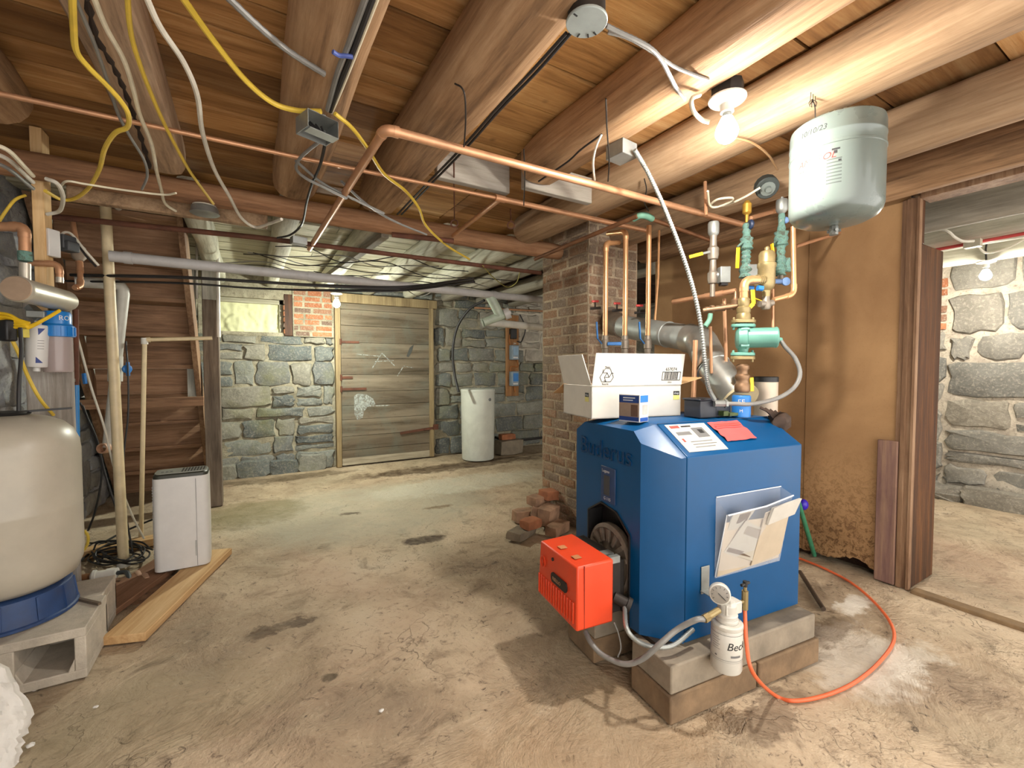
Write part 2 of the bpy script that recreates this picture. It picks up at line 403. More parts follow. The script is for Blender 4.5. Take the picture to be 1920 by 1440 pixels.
def mortar_mat(name, a, b, white='cfc8b8'):
    t = NT(name); v = t.coords(rnd=False); n1 = t.noise(v, 6, 8, .7, .4); n2 = t.noise(v, 45, 6, .7)
    col = t.ramp(n1, [(.34, S(a)), (.62, S(b))])
    col = t.mix(t.math('MULTIPLY', t.math('SUBTRACT', n2, .52, 0, True), 3, 0, True), col, S('4b4238'))
    col = t.mix(t.math('GREATER_THAN', t.tone(), .85), col, S(white))
    t.set(Base_Color=col, Roughness=.95, Specular_IOR_Level=.2); t.bump(t.math('ADD', n1, t.math('MULTIPLY', n2, .5)), .7, .02); return t.m
def stone_block(mb, o, u, v, n, a0, a1, b0, b1, depth, jit, rg, cut=.18, sub=3):
    w, h = a1-a0, b1-b0; cx, cy = (a0+a1)/2, (b0+b1)/2; c = min(w, h)*cut
    base = []
    cor = [(a0, b0), (a1, b0), (a1, b1), (a0, b1)]
    for k in range(4):
        p, q = cor[k], cor[(k+1) % 4]; L = math.hypot(q[0]-p[0], q[1]-p[1]); d = ((q[0]-p[0])/L, (q[1]-p[1])/L)
        for i in range(sub+1):
            s = c + (L-2*c)*i/sub
            base.append((p[0]+d[0]*s + rg.uniform(-jit, jit), p[1]+d[1]*s + rg.uniform(-jit, jit)))
    def ring(k, z, jz=0):
        return [mb.v(o + u*(cx+(x-cx)*k) + v*(cy+(y-cy)*k) + n*(z+rg.uniform(-jz, jz))) for x, y in base]
    kk = max(.55, 1-2*.012/min(w, h))
    r0 = ring(1, -.01); r1 = ring(1-.3*(1-kk), depth*.65, depth*.15); r2 = ring(kk, depth, depth*.18)
    m = len(base)
    for A, B in ((r0, r1), (r1, r2)):
        for i in range(m): mb.face((A[i], A[(i+1) % m], B[(i+1) % m], B[i]))
    ce = mb.v(o + u*cx + v*cy + n*(depth*(1.05+rg.uniform(-.2, .35))))
    for i in range(m): mb.face((r2[i], r2[(i+1) % m], ce))
def masonry(mb, o, u, v, n, W, Hh, ch, sw, depth, gap, jit, seed, keep=None, tone=None, cut=.18, sub=3, split=.25, b0=0.0, wave=.02):
    o, u, v, n = V(o), V(u), V(v), V(n); rg = random.Random(seed); b = b0
    while b < Hh-.02:
        h = min(rg.uniform(*ch), Hh-b); a = -rg.uniform(0, sw[0])
        if Hh-b-h < ch[0]*.5: h = Hh-b
        while a < W:
            w = rg.uniform(*sw)
            if W-a-w < sw[0]*.4: w = W-a
            a0, a1 = max(a, 0), min(a+w, W); wob = wave*noise.noise(V((a*2.1, b*3, seed)))
            parts = [(b, b+h)]
            if rg.random() < split and h > ch[0]*1.25:
                q = b+h*rg.uniform(.35, .6); parts = [(b, q), (q, b+h)]
            for p0, p1 in parts:
                if a1-a0 > gap*2.5 and p1-p0 > gap*1.6:
                    cxx, cyy = (a0+a1)/2, (p0+p1)/2
                    if keep is None or keep(a0, a1, p0, p1):
                        mb.t = tone(cxx, cyy, rg) if tone else rg.uniform(0, .8)
                        mb.mi = 0
                        stone_block(mb, o, u, v, n, a0+gap/2, a1-gap/2, p0+gap/2+wob, p1-gap/2+wob, depth*rg.uniform(.55, 1.3), jit, rg, cut, sub)
            a += w
        b += h
def mortar(mb, o, u, v, n, W, Hh, step, amp, hole=None, tone=None, mi=1, b0=0.0):
    o, u, v, n = V(o), V(u), V(v), V(n); na, nb = max(1, round(W/step)), max(1, round((Hh-b0)/step)); mb.mi = mi; G = {}
    for i in range(na):
        for j in range(nb):
            a, b = W*(i+.5)/na, b0+(Hh-b0)*(j+.5)/nb
            if hole and hole(a, b): continue
            vs = []
            for di, dj in ((0, 0), (1, 0), (1, 1), (0, 1)):
                k = (i+di, j+dj)
                if k not in G:
                    aa, bb = W*k[0]/na, b0+(Hh-b0)*k[1]/nb
                    G[k] = mb.v(o+u*aa+v*bb+n*(amp*noise.noise(V((aa*4, bb*4, o.x+o.y)))))
                vs.append(G[k])
            mb.t = tone(a, b) if tone else 0
            mb.face(vs)
ZT = 2.32
M_STONE = masonry_mat('grey_rubble_stone', ('6a7070', '848985', '979a92', 'a29d8e', '7b8080'), tint='7b7a55')
M_MORT = mortar_mat('tan_lime_mortar', '837c69', 'b0a892')
M_STONER = masonry_mat('big_grey_stone', ('7b7a74', '928f86', 'a29d92', '88857d', 'a89e8c'))
M_MORTR = mortar_mat('cream_lime_mortar', 'a3988a', 'cabfac')
M_STONEL = masonry_mat('limewashed_rubble', ('979ca6', 'b0b4ba', 'a3a4a2', 'b9b6ac', '9b9ba6'), tint='5f6472')
M_BRICK = masonry_mat('old_brick', ('957863', 'a98262', 'a18870', '8d7b6a', 'b08764'), bump=.5, sc=14)
M_MORTB = mortar_mat('grey_brick_mortar', '8d7c68', 'b8a68c')
M_BRICKO = masonry_mat('orange_brick', ('ad6a48', 'bb7752', 'c6835c', '6a625a', 'b57a5a'), bump=.4, sc=14)

# back wall (holes: window recess; the brick pier beside it; the plank door stands in front of the wall)
YB = 5.72; OX = -1.35
wx0, wx1, wz0, wz1 = -.34, .345, 1.585, 1.975
def wt(a, b, rg=None):
    x = OX+a
    if x > 3.35 and b > 1.38: return .95
    if rg is None: return 0
    return rg.uniform(0, .8) if x < 3 else rg.uniform(.05, .5)
def keep_b(a0, a1, b0, b1):
    x0, x1 = OX+a0, OX+a1
    if x1 > wx0 and x0 < .88 and b1 > wz0-.02: return False
    if x1 > .86 and x0 < 2.16 and b0 < 2.02: return False
    return True
mb = MB()
for ax0, ax1, z0_, z1_, sd_ in ((-1.35, .875, 0, 1.57, 5), (2.15, 6.65, 0, ZT, 6), (-1.35, -.47, 1.57, ZT, 7), (.9, 2.15, 2.1, ZT, 8)):
    masonry(mb, (ax0, YB, z0_), (1, 0, 0), (0, 0, 1), (0, -1, 0), ax1-ax0, z1_-z0_, (.13, .28), (.2, .58), .03, .018, .016, sd_, None, (lambda o: lambda a, b, rg: wt(a+o[0]-OX, b+o[1], rg))((ax0, z0_)), cut=.09, wave=.01)
mortar(mb, (OX, YB, 0), (1, 0, 0), (0, 0, 1), (0, -1, 0), 8.0, ZT, .055, .03, lambda a, b: wx0-.03 < OX+a < wx1 and wz0 < b < wz1, wt)
# footing ledge along the wall's foot
rg = random.Random(3)
for k in range(7):
    mb.mi = 0; mb.t = rg.uniform(0, .6); a = k*.3
    stone_block(mb, V((OX, YB-.05, 0)), V((1, 0, 0)), V((0, 0, 1)), V((0, -1, 0)), a, a+.32, -.02, .16+rg.uniform(-.02, .04), .045, .012, rg)
# the brick pier and the recess
mb.t = 0
mb.mi = 1; mb.box((wx0-.05, YB, wz0-.02), (wx1, YB+.16, wz0)); mb.box((wx0-.12, YB-.01, wz1), (.45, YB+.16, wz1+.08)); mb.box((wx0-.12, YB, wz0), (wx0-.03, YB+.16, wz1))
def bt(a, b, rg): return rg.choice([.05, .2, .35, .5, .65, .3, .15])
MBR = mb
struct(mb.build('wall_back', [M_STONE, M_MORT]))
mb = MB()
masonry(mb, (wx1+.092, YB-.03, wz0-.02), (1, 0, 0), (0, 0, 1), (0, -1, 0), .43, .56, (.066, .07), (.17, .22), .006, .012, .002, 8, None, bt, cut=.06, sub=1, split=0, wave=0)
masonry(mb, (wx1-.002, YB+.13, wz0), (0, -1, 0), (0, 0, 1), (-1, 0, 0), .16, .4, (.066, .07), (.1, .16), .005, .012, .002, 9, None, bt, cut=.06, sub=1, split=0, wave=0)
mb.mi = 1; mb.box((wx1+.09, YB-.03, wz0-.02), (wx1+.525, YB+.13, wz0+.54))
struct(mb.build('wall_brick_pier', [M_BRICKO, M_MORT]))
mb = MB(); mb.box((wx1+.001, YB-.02, wz0-.015), (wx1+.089, YB+.13, wz0+.46)); struct(mb.build('trim_5', W_JAMB, bevel=.004))
# window: wooden frame round a panel of crumpled pale insulation
fr = MB()
for a, b in (((wx0, YB+.05, wz0), (wx0+.05, YB+.13, wz1)), ((wx1-.045, YB+.05, wz0), (wx1, YB+.13, wz1)), ((wx0, YB+.05, wz1-.05), (wx1, YB+.13, wz1)), ((wx0, YB+.06, wz0), (wx1, YB+.13, wz0+.02))): fr.box(a, b)
win = bpy.data.objects.new('window_1', None); COL.objects.link(win); win.location = ((wx0+wx1)/2, YB+.09, wz0); win['kind'] = 'structure'
fr.build('window_frame', W_WHITEX, win, bevel=.004)
pm = MB(); nx, nz = 40, 26; g = []
for i in range(nx+1):
    for j in range(nz+1):
        x = wx0+.04+(wx1-wx0-.08)*i/nx; z = wz0+.015+(wz1-wz0-.06)*j/nz
        d = .035*abs(noise.noise(V((x*7, z*4, 2)))) + .014*noise.noise(V((x*24, z*16, 5))) + .018*(1 if noise.noise(V((x*4, z*3, 9))) > .15 else 0)
        g.append(pm.v((x, YB+.10-d, z)))
for i in range(nx):
    for j in range(nz): pm.face((g[i*(nz+1)+j], g[(i+1)*(nz+1)+j], g[(i+1)*(nz+1)+j+1], g[i*(nz+1)+j+1]))
pm.build('insulation_panel', plain('pale_insulation', 'e2e2b4', .8, 0, .08, .05, 10, .3), win, ang=60)

# left wall
mb = MB()
masonry(mb, (-1.16, -.9, 0), (0, 1, 0), (0, 0, 1), (1, 0, 0), 6.7, ZT, (.14, .3), (.22, .55), .022, .016, .016, 21, wave=.03, cut=.1)
mortar(mb, (-1.16, -.9, 0), (0, 1, 0), (0, 0, 1), (1, 0, 0), 6.7, ZT, .07, .06)
struct(mb.build('wall_left', [M_STONEL, mortar_mat('grey_limewash', '85868c', 'adacaa')]))
# far wall of the room on the right
mb = MB(); XR = 5.62
bz0 = 1.55
for ay0, ay1, z1_, sd_ in ((-1.5, 1.5, ZT, 42), (1.5, 2.1, bz0, 43), (2.1, 5.7, ZT, 44)):
    masonry(mb, (XR, ay0, 0), (0, 1, 0), (0, 0, 1), (-1, 0, 0), ay1-ay0, z1_, (.2, .38), (.3, .7), .03, .036, .022, sd_, split=.25, wave=.012, cut=.12)
mortar(mb, (XR, -1.5, 0), (0, 1, 0), (0, 0, 1), (-1, 0, 0), 7.2, ZT, .09, .03)
for k in range(14):
    mb.mi = 0; mb.t = rg.uniform(.2, .7); a = k*.42
    stone_block(mb, V((XR-.1, -1.2, 0)), V((0, 1, 0)), V((0, 0, 1)), V((-1, 0, 0)), a, a+.45, -.03, .13+rg.uniform(-.03, .03), .08, .02, rg)
struct(mb.build('wall_far_right', [M_STONER, M_MORTR]))
mb = MB()
masonry(mb, (XR-.012, 1.5, bz0), (0, 1, 0), (0, 0, 1), (-1, 0, 0), .6, .5, (.075, .09), (.16, .24), .012, .018, .004, 18, None, lambda a, b, rg: rg.choice([.1, .75, .72, .3, .7]), cut=.07, sub=1, split=0, wave=.01)
struct(mb.build('trim_brick_patch', [M_BRICKO, M_MORTR]))

# added outer shell: keeps world light from leaking in above and at the sides
mb = MB()
mb.box((-1.45, -.9, 2.36), (6.75, 6.0, 2.44)); mb.box((-1.45, 5.97, 0), (6.75, 6.05, 2.4)); mb.box((-1.45, -.9, 0), (-1.38, 6.0, 2.4)); mb.box((6.68, -.9, 0), (6.75, 6.0, 2.4))
struct(mb.build('light_shell', W_DARK))

# ------------------------------------------------------------------ ceiling boards (gaps between boards show the added dark shell above)
def boards(name, x0, x1, y0, y1, z, wr, m, seed, axis='X', gap=.011, sag=.008, th=.025):
    mb = MB(); rg = random.Random(seed); q = y0 if axis == 'X' else x0; end = y1 if axis == 'X' else x1
    while q < end:
        w = min(rg.uniform(*wr), end-q+.02); zz = z + rg.uniform(-sag, sag)
        cuts = [x0 if axis == 'X' else y0]; lim = x1 if axis == 'X' else y1
        while cuts[-1] < lim: cuts.append(min(lim, cuts[-1]+rg.uniform(1.6, 3.2)))
        for c0, c1 in zip(cuts, cuts[1:]):
            mb.t = rg.uniform(0, 1)
            if axis == 'X': mb.box((c0, q, zz), (c1-.004, q+w-gap, zz+th))
            else: mb.box((q, c0, zz), (q+w-gap, c1-.004, zz+th))
        q += w
    return struct(mb.build(name, m, ang=0))
boards('ceiling_boards_left', -1.35, .66, -.9, 3.3, 2.285, (.15, .24), W_BOARD, 1)
boards('ceiling_boards_middle', .665, 1.2, -.9, 3.3, 2.285, (.15, .24), W_BOARDLIT, 2)
boards('ceiling_boards_right', 1.205, 3.1, -.9, 3.3, 2.285, (.26, .4), W_BOARD, 3, gap=.009)
boards('ceiling_boards_back', -1.35, 2.35, 3.2, 5.95, 2.24, (.12, .2), W_WHITEX, 4, gap=.012, sag=.008)
boards('ceiling_boards_rear', 2.355, 6.7, 3.2, 5.95, 2.25, (.14, .24), W_DARK, 5, gap=.01)
boards('ceiling_boards_side', 3.12, 6.7, -.9, 2.72, 2.25, (.14, .22), W_WHITE, 6, axis='Y', gap=.006)

# ------------------------------------------------------------------ joists and girder
def log(a, b, w, h, seed, sq=3.2, wob=.012, n=18, steps=22, droop=0, flat=None):
    a, b = V(a), V(b); d = (b-a).normalized(); sd = d.cross(V((0, 0, 1))).normalized(); up = sd.cross(d); rs = []
    for i in range(steps+1):
        t = i/steps; p = a.lerp(b, t) + sd*wob*noise.noise(V((t*4, seed, 0))) + up*(wob*.5*noise.noise(V((t*4, seed, 7))) - droop*t*t)
        e = 1 if 0 < i < steps else .93; ring = []
        for j in range(n):
            th = 2*pi*(j+.5)/n; c, s = cos(th), sin(th); k = (abs(c)**sq+abs(s)**sq)**(-1/sq)
            k *= 1 + .05*noise.noise(V((c*1.5+seed, s*1.5, t*7)))
            ring.append(p + sd*c*k*w/2*e + up*s*k*h/2*e)
        rs.append(ring)
    mb = MB(); mb.t = random.Random(seed).uniform(.3, 1); mb.rings(rs); return mb
JG = 'ceiling joists over the boiler room'
def joist(name, x0, x1, y0, y1, zb, seed, m, label, sq=3.2, wob=.012, droop=0, zt=2.283):
    mb = log(((x0+x1)/2, y0, (zb+zt)/2), ((x0+x1)/2, y1, (zb+zt)/2), x1-x0, zt-zb, seed, sq, wob, droop=droop)
    return tag(mb.build(name, m, ang=50), label, 'joist', JG)
joist('ceiling_joist', -.89, -.665, -.9, 2.34, 2.07, 1, W_JOIST, 'rounded log joist end at the left edge behind the new pine stud', 2.2)
SPL = joist('ceiling_joist', -.40, -.235, -.9, 2.60, 2.09, 2, W_PALE, 'pale split joist with two cream cables stapled along it', 4)
mb = MB(); mb.tube(cat([PH(x, y, 2.09) for x, y in ((150, -20), (163, 0), (180, 67), (212, 122), (233, 167), (252, 220), (267, 267), (281, 316))], 6), [.007+.003*((i*7) % 3-1) for i in range(43)], 8); mb.build('split', plain('dark_split', '2a1d14', .9), SPL)
joist('ceiling_joist', .11, .33, -.9, 2.62, 2.08, 3, W_JOIST, 'round-ended joist carrying grey cables down to the open junction box', 2.6)
joist('ceiling_joist', .545, .765, -.9, 2.63, 2.09, 4, W_JOIST, 'brown joist running down beside the grey metal box cover', 3.4)
joist('ceiling_joist', 1.13, 1.335, -.9, 1.84, 2.10, 5, W_JOIST, 'joist with the lit lamp holder fixed to its right edge', 4)
joist('ceiling_joist', 1.60, 1.83, -.9, 2.7, 2.085, 6, W_JOISTG, 'big weathered log joist the grey expansion tank hangs from', 2.6)
joist('ceiling_joist', 2.27, 2.48, -.9, 2.7, 2.09, 7, W_JOISTG, 'log joist directly to the right of the expansion tank', 2.8)
joist('ceiling_joist', 2.82, 3.02, -.9, 2.72, 2.09, 8, W_JOIST, 'shaded joist above the head of the right doorway', 3)
mb = log((-1.34, 2.77, 2.085), (2.06, 2.77, 2.085), .115, .115, 31, 2.0, .014, steps=40)
tag(mb.build('girder_log', W_GIRD, ang=50), 'long reddish round girder log under the joist ends, reaching the brick chimney', 'girder')
mb = MB(); mb.beam((-.72, 2.87, 2.025), (.10, 2.87, 2.025), .05, .08)
tag(mb.build('ledger_board', W_JOISTG, bevel=.006), 'pale rough ledger board below the girder on the left', 'board')
# trimmer boards between the joists at the chimney opening
mb = MB(); mb.box((.775, 2.0, 2.10), (1.17, 2.04, 2.27))
tag(mb.build('trimmer_board', W_GREYB, bevel=.004), 'grey trimmer board across the bay left of the joist end', 'board', 'grey trimmers by the chimney opening')
mb = MB(); mb.box((1.175, 1.86, 2.085), (1.60, 1.90, 2.22))
tag(mb.build('trimmer_board', W_GREYB, bevel=.004), 'grey trimmer board behind the cut end of the lamp joist', 'board', 'grey trimmers by the chimney opening')
# back joists, whitewashed
BJ = ('whitewashed back joist nearest the stairs', 'second whitewashed back joist from the stairs', 'whitewashed back joist above the plank door lamp', 'whitewashed back joist over the plank door',
      'whitewashed back joist over the door post', 'dim back joist over the white barrel', 'dim back joist left of the chimney top', 'dim back joist hidden partly by the chimney')
for k, x in enumerate((-.27, .22, .74, 1.26, 1.78, 2.3, 2.82, 3.34)):
    mb = log((x, 3.0, 2.17), (x, 5.66, 2.17), .14, .15, 60+k, 3.5, .014)
    tag(mb.build('back_joist', W_WHITE if k < 5 else W_GREYP, ang=50), BJ[k], 'joist', 'joists over the back of the cellar')
# joists in the room on the right
RJ = ('rough grey joist with cobwebs just inside the right doorway', 'pale joist in the right room the red pipe runs below', 'pale joist in the right room nearest its stone wall')
for k, x in enumerate((3.62, 4.3, 5.0)):
    mb = log((x, -.9, 2.14), (x, 2.6, 2.14), .13, .2, 80+k, 4, .01)
    tag(mb.build('side_joist', W_GREYP if k == 0 else W_WHITE, ang=50), RJ[k], 'joist', 'joists over the right room')

# ------------------------------------------------------------------ chimney
cx0, cx1, cy0, cy1 = 2.08, 2.56, 2.45, 3.02
def ct(a, b, rg): return rg.choice([0, .1, .2, .3, .45, .55, .65, .35])
mb = MB()
for o, u, n, W in (((cx0, cy1, 0), (0, -1, 0), (-1, 0, 0), cy1-cy0), ((cx0, cy0, 0), (1, 0, 0), (0, -1, 0), cx1-cx0), ((cx1, cy0, 0), (0, 1, 0), (1, 0, 0), cy1-cy0)):
    masonry(mb, o, u, (0, 0, 1), n, W, 2.28, (.070, .074), (.19, .21), .007, .010, .0025, int(W*100)+7, None, ct, cut=.05, sub=2, split=0, wave=.004)
mb.mi = 1; mb.t = 0; mb.box((cx0, cy0, 0), (cx1, cy1, 2.28))
struct(mb.build('wall_chimney', [M_BRICK, M_MORTB]))

# ------------------------------------------------------------------ right partition: two fibreboard sheets with a broken foot
def board_mat():
    t = NT('brown_fibreboard'); v = t.coords(rnd=False); n1 = t.noise(v, 1.6, 6, .6, .3); n2 = t.noise(v, 90, 4, .7); n3 = t.noise(v, 14, 8, .72, .5)
    sp = t.n('ShaderNodeSeparateXYZ', i_Vector=v)
    col = t.ramp(n1, [(.3, S('8d6b49')), (.6, S('a9855d')), (.8, S('b8946a'))])
    wet = t.math('MULTIPLY', t.math('SUBTRACT', .75, sp.outputs[2], 0, True), t.math('MULTIPLY', t.math('SUBTRACT', t.noise(v, 34, 9, .8, .8), .47, 0, True), 9, 0, True), 0, True)
    col = t.mix(t.math('MULTIPLY', wet, 1.3, 0, True), col, S('573d25'))
    col = t.mix(t.math('MULTIPLY', t.math('SUBTRACT', n2, .58, 0, True), 1.6, 0, True), col, S('6b4d30'))
    t.set(Base_Color=col, Roughness=.85, Specular_IOR_Level=.25); t.bump(t.math('ADD', n2, n3), .18, .004); return t.m
XW = 3.06
M_FIB = board_mat()
mb = MB()
def sheet(y0, y1, xo):
    pts = []; n = 30
    for i in range(n+1):
        y = y0+(y1-y0)*i/n
        gap = .03+.02*noise.noise(V((y*9, 1, 0))) + (.05*max(0, 1-abs(y-1.19)/.13)) + .012*noise.noise(V((y*40, 2, 0)))
        pts.append((XW+xo, y, max(.004, gap)))
    pts += [(XW+xo, y1, 2.28), (XW+xo, y0, 2.28)]
    mb.prism(pts, (.016, 0, 0))
sheet(.985, 1.478, 0); sheet(1.481, 2.72, .004)
struct(mb.build('wall_right', M_FIB, ang=30))
mb = MB()                                                       # studs and dark packing behind the sheets
mb.box((XW+.03, 1.0, 0), (XW+.1, 1.06, 2.25)); mb.box((XW+.03, 1.45, 0), (XW+.1, 1.51, 2.25)); mb.box((XW+.03, 2.6, 0), (XW+.1, 2.72, 2.25)); mb.box((XW+.1, 1.0, 0), (XW+.12, 2.72, 2.25))
struct(mb.build('wall_right_studs', W_DARK))
# doorway at the right: casing, jamb, head
mb = MB()
ya, yb = .93, 1.0
prof = [(XW-.002, yb+.012), (XW-.012, yb+.012), (XW-.014, yb-.008), (XW-.024, yb-.012), (XW-.026, yb-.03), (XW-.016, yb-.034), (XW-.016, yb-.05), (XW-.026, yb-.054), (XW-.026, ya+.004), (XW-.02, ya), (XW-.002, ya)]
mb.prism([(x, y, 0) for x, y in prof], (0, 0, 2.1))
struct(mb.build('trim_1', W_TRIM, ang=25))
mb = MB(); mb.box((XW, .935, 0), (XW+.33, .975, 1.86)); mb.box((XW, .935, 1.86), (XW+.05, .975, 2.1))
struct(mb.build('trim_2', W_JAMB, bevel=.004))
mb = MB(); mb.box((XW-.03, -.9, 2.085), (XW+.1, .935, 2.13)); mb.box((XW-.01, -.9, 2.13), (XW+.08, .99, 2.28))
struct(mb.build('trim_3', W_TRIM, bevel=.004))
mb = MB(); mb.box((XW-.04, -.9, -.01), (XW+.03, .92, .012))
struct(mb.build('trim_4', plain('worn_threshold', '80684a', .9, 0, .2, .3), bevel=.006))

# ------------------------------------------------------------------ back door
d0, d1, dz = .885, 2.10, 1.985
dr = bpy.data.objects.new('door_1', None); COL.objects.link(dr); dr.location = ((d0+d1)/2, YB-.06, 0); dr['kind'] = 'structure'
mb = MB(); z = .03; rg = random.Random(4)
while z < dz-.02:
    h = min(rg.uniform(.16, .21), dz-z); mb.t = rg.uniform(0, 1)
    mb.box((d0+.06, YB-.085+rg.uniform(-.002, .002), z), (d1-.05, YB-.05, z+h-.005)); z += h
def door_mat():
    t = NT('old_plank_door'); v = t.coords((.07, 1, 1), rnd=False); w = t.coords(rnd=False)
    n1 = t.noise(v, 9, 8, .65, .5); n2 = t.noise(w, 2.2, 7, .65, .5); n3 = t.noise(w, 25, 6, .7)
    col = t.ramp(n1, [(.32, S('4f4636')), (.5, S('786c5b')), (.68, S('8f8370'))])
    col = t.mix(t.math('MULTIPLY', t.math('SUBTRACT', n2, .5, 0, True), 3.4, 0, True), col, S('767b70'))
    col = t.mix(t.math('MULTIPLY', t.math('SUBTRACT', n3, .58, 0, True), 2.5, 0, True), col, S('4b3b28'))
    col = t.mix(1.0, col, t.ramp(t.tone(), [(0, (.72, .7, .68, 1)), (1, (1, 1, 1, 1))]), 'MULTIPLY')
    t.set(Base_Color=col, Roughness=.8, Specular_IOR_Level=.3); t.bump(n1, .3, .01); return t.m
mb.build('door_leaf', door_mat(), dr, ang=0)
mb = MB()
mb.box((d0-.005, YB-.10, 0), (d0+.055, YB-.02, dz+.02)); mb.box((d1-.05, YB-.10, .01), (d1+.012, YB-.02, dz+.02)); mb.box((d0-.04, YB-.11, dz), (d1+.06, YB-.02, dz+.11))
mb.build('door_frame', wood('door_frame_wood', ('6b5a42', '93805f', 'ab9873'), 'Z'), dr, bevel=.005)
mb = MB(); mb.box((d0+.06, YB-.088, .015), (d1-.05, YB-.08, .1))
mb.build('bottom_rail', wood('pale_rail', ('7c7362', 'aaa08c', 'c4bba6'), 'X'), dr)
for zz, ln in ((1.5, .22), (.93, .30), (1.07, .14)):
    mb = MB(); mb.box((d0+.05, YB-.096, zz), (d0+.05+ln, YB-.086, zz+.028)); mb.cyl((d0+.055, YB-.1, zz-.02), (d0+.055, YB-.1, zz+.05), .012, 8)
    mb.build('strap_hinge', IRON, dr)
mb = MB(); mb.beam((d1-.45, YB-.1, .36), (d1+.02, YB-.1, .40), .012, .03); mb.obox((d1+.03, YB-.1, .41), (.07, .03, .07))
mb.build('door_bolt', IRON, dr)
# chalk and paint marks on the door: strokes as in the photo
mb = MB()
def stroke(pts, w):
    q = [PY(x, y, YB-.0875) for x, y in pts]
    for a, b in zip(q, q[1:]):
        d = (b-a).normalized(); s = V((-d.z, 0, d.x))*w/2; mb.poly([a-s, b-s, b+s, a+s])
stroke([(698, 690), (716, 662), (740, 686)], .012); stroke([(703, 678), (738, 676)], .010); stroke([(668, 664), (712, 668)], .008); stroke([(745, 705), (757, 686), (775, 690)], .01)
stroke([(678, 762), (730, 760)], .012)
mb.poly([PY(x, y, YB-.087) for x, y in ((664, 742), (672, 738), (688, 740), (700, 748), (704, 758), (690, 762), (682, 772), (680, 783), (670, 788), (664, 775))])
def chalk():
    t = NT('rubbed_chalk'); n1 = t.noise(t.coords(rnd=False), 40, 6, .75); t.set(Base_Color=S('c0c6c0'), Roughness=.9, Alpha=t.math('MULTIPLY_ADD', n1, 2.6, -.85, True)); return t.m
mb.build('chalk_mark', chalk(), dr, ang=0)
mb = MB(); mb.poly([PY(x, y, YB-.0872) for x, y in ((762, 668), (768, 652), (776, 646), (772, 660), (766, 670))])
mb.build('dark_smear', plain('dark_smear', '4a4c48', .8), dr, ang=0)

# ------------------------------------------------------------------ stairs (seen from behind, rising towards the camera)
st = bpy.data.objects.new('staircase', None); COL.objects.link(st); st.location = (-.75, 4.7, 0)
tag(st, 'steep plank cellar stairs behind the grey post, seen from the back', 'stairs')
N = 9; rise, run, ys = .245, .195, 5.50
for i in range(1, N+1):
    y = ys-run*i; z = rise*i
    mb = MB(); mb.t = random.random(); mb.box((-1.06, y-.035, z-.032), (-.40, y+run+.03, z))
    mb.build('tread', W_STEP, st, bevel=.003)
    mb = MB(); mb.t = random.random(); mb.box((-1.06, y+run-.01, z-rise), (-.40, y+run+.012, z-.034))
    mb.build('riser', W_STEP, st, bevel=.002)
for x in (-1.09, -.395):
    mb = MB(); a = V((x+.018, ys-.02, -.0)); b = V((x+.018, ys-run*9.2, rise*9.2))
    mb.hexa([V((x, a.y-.13, 0)), V((x+.036, a.y-.13, 0)), V((x+.036, a.y+.13, 0)), V((x, a.y+.13, 0)), V((x, b.y-.13, 2.2)), V((x+.036, b.y-.13, 2.2)), V((x+.036, b.y+.13, 2.2)), V((x, b.y+.13, 2.2))])
    mb.build('stringer', W_TRIM, st, bevel=.003)
a, b = PY(150, 748, 4.25), PY(376, 744, 4.36)
mb = MB(); mb.beam((-1.08, 4.40, .93), (-.33, 4.40, .93), .03, .075); mb.build('cleat', W_STEP, st, bevel=.003)

# ------------------------------------------------------------------ lamps
def bend_text(ob, c, r, a0):
    """wrap a flat text mesh (x along, z up, y out) round a vertical cylinder"""
    for v in ob.data.vertices:
        x, z, y = v.co.x, v.co.y, v.co.z
        a = a0 + x/r; v.co = V((c[0] + (r+y)*cos(a), c[1] + (r+y)*sin(a), c[2] + z))
def ctext(s, size, name, m, parent, c, r, a0, dz, align='CENTER', shear=0, ext=.0006):
    ob = text(s, size, name, m, parent, (0, 0, 0), (1, 0, 0), (0, 1, 0), ext, align=align, shear=shear)
    bend_text(ob, (c[0], c[1], c[2]+dz), r, a0); return ob
def facing(c): return math.atan2(-c[1], -c[0])                  # direction from a point to the camera, seen from above
def lamp(label, c, col, power, br=.035, with_box=True, boxm=DARKIRON):
    c = V(c); t = thing('bulb_holder', label, 'lamp', c+V((0, 0, .13)))
    mb = MB(); mb.lathe([(.004, -br*1.02), (br*.4, -br*.93), (br*.75, -br*.67), (br*.95, -br*.3), (br, .0), (br*.995, br*.06)], c, n=24, cap=False)
    mb.build('lit_dome', emis('lit_bulb', col, power), t, ang=80)           # LED bulb: the dome gives off the light, the neck is opaque
    mb = MB(); mb.lathe([(br*.995, br*.06), (br*.97, br*.22), (br*.93, br*.42), (br*.7, br*.9), (br*.5, br*1.35)], c, n=24); mb.build('bulb_neck', emis('glowing_neck', col, power*.012), t, ang=80)
    mb = MB(); mb.lathe([(.0135, br*1.3), (.0145, br*1.4), (.013, br*1.5), (.0145, br*1.6), (.013, br*1.72), (.0145, br*1.85), (.0135, br*2.0)], c, n=18); mb.build('screw_base', STEEL, t)
    mb = MB(); mb.lathe([(.017, br*1.75), (.021, br*1.8), (.021, .088), (.054, .098), (.058, .103), (.058, .108), (.02, .11)], c, n=32); mb.build('porcelain_holder', PORC, t)
    if with_box:
        mb = MB(); mb.lathe([(.047, .109), (.049, .112), (.049, .155), (.044, .158)], c, n=8); mb.build('ceiling_box', boxm, t, bevel=.002)
    return t
LB = PH(1352, 243, 1.975) + V((.03, 0, 0))
lamp('bare lit bulb in a white porcelain holder near the boiler', LB, (1, .94, .86, 1), 1150)
LB2 = PY(631, 570, 4.75)
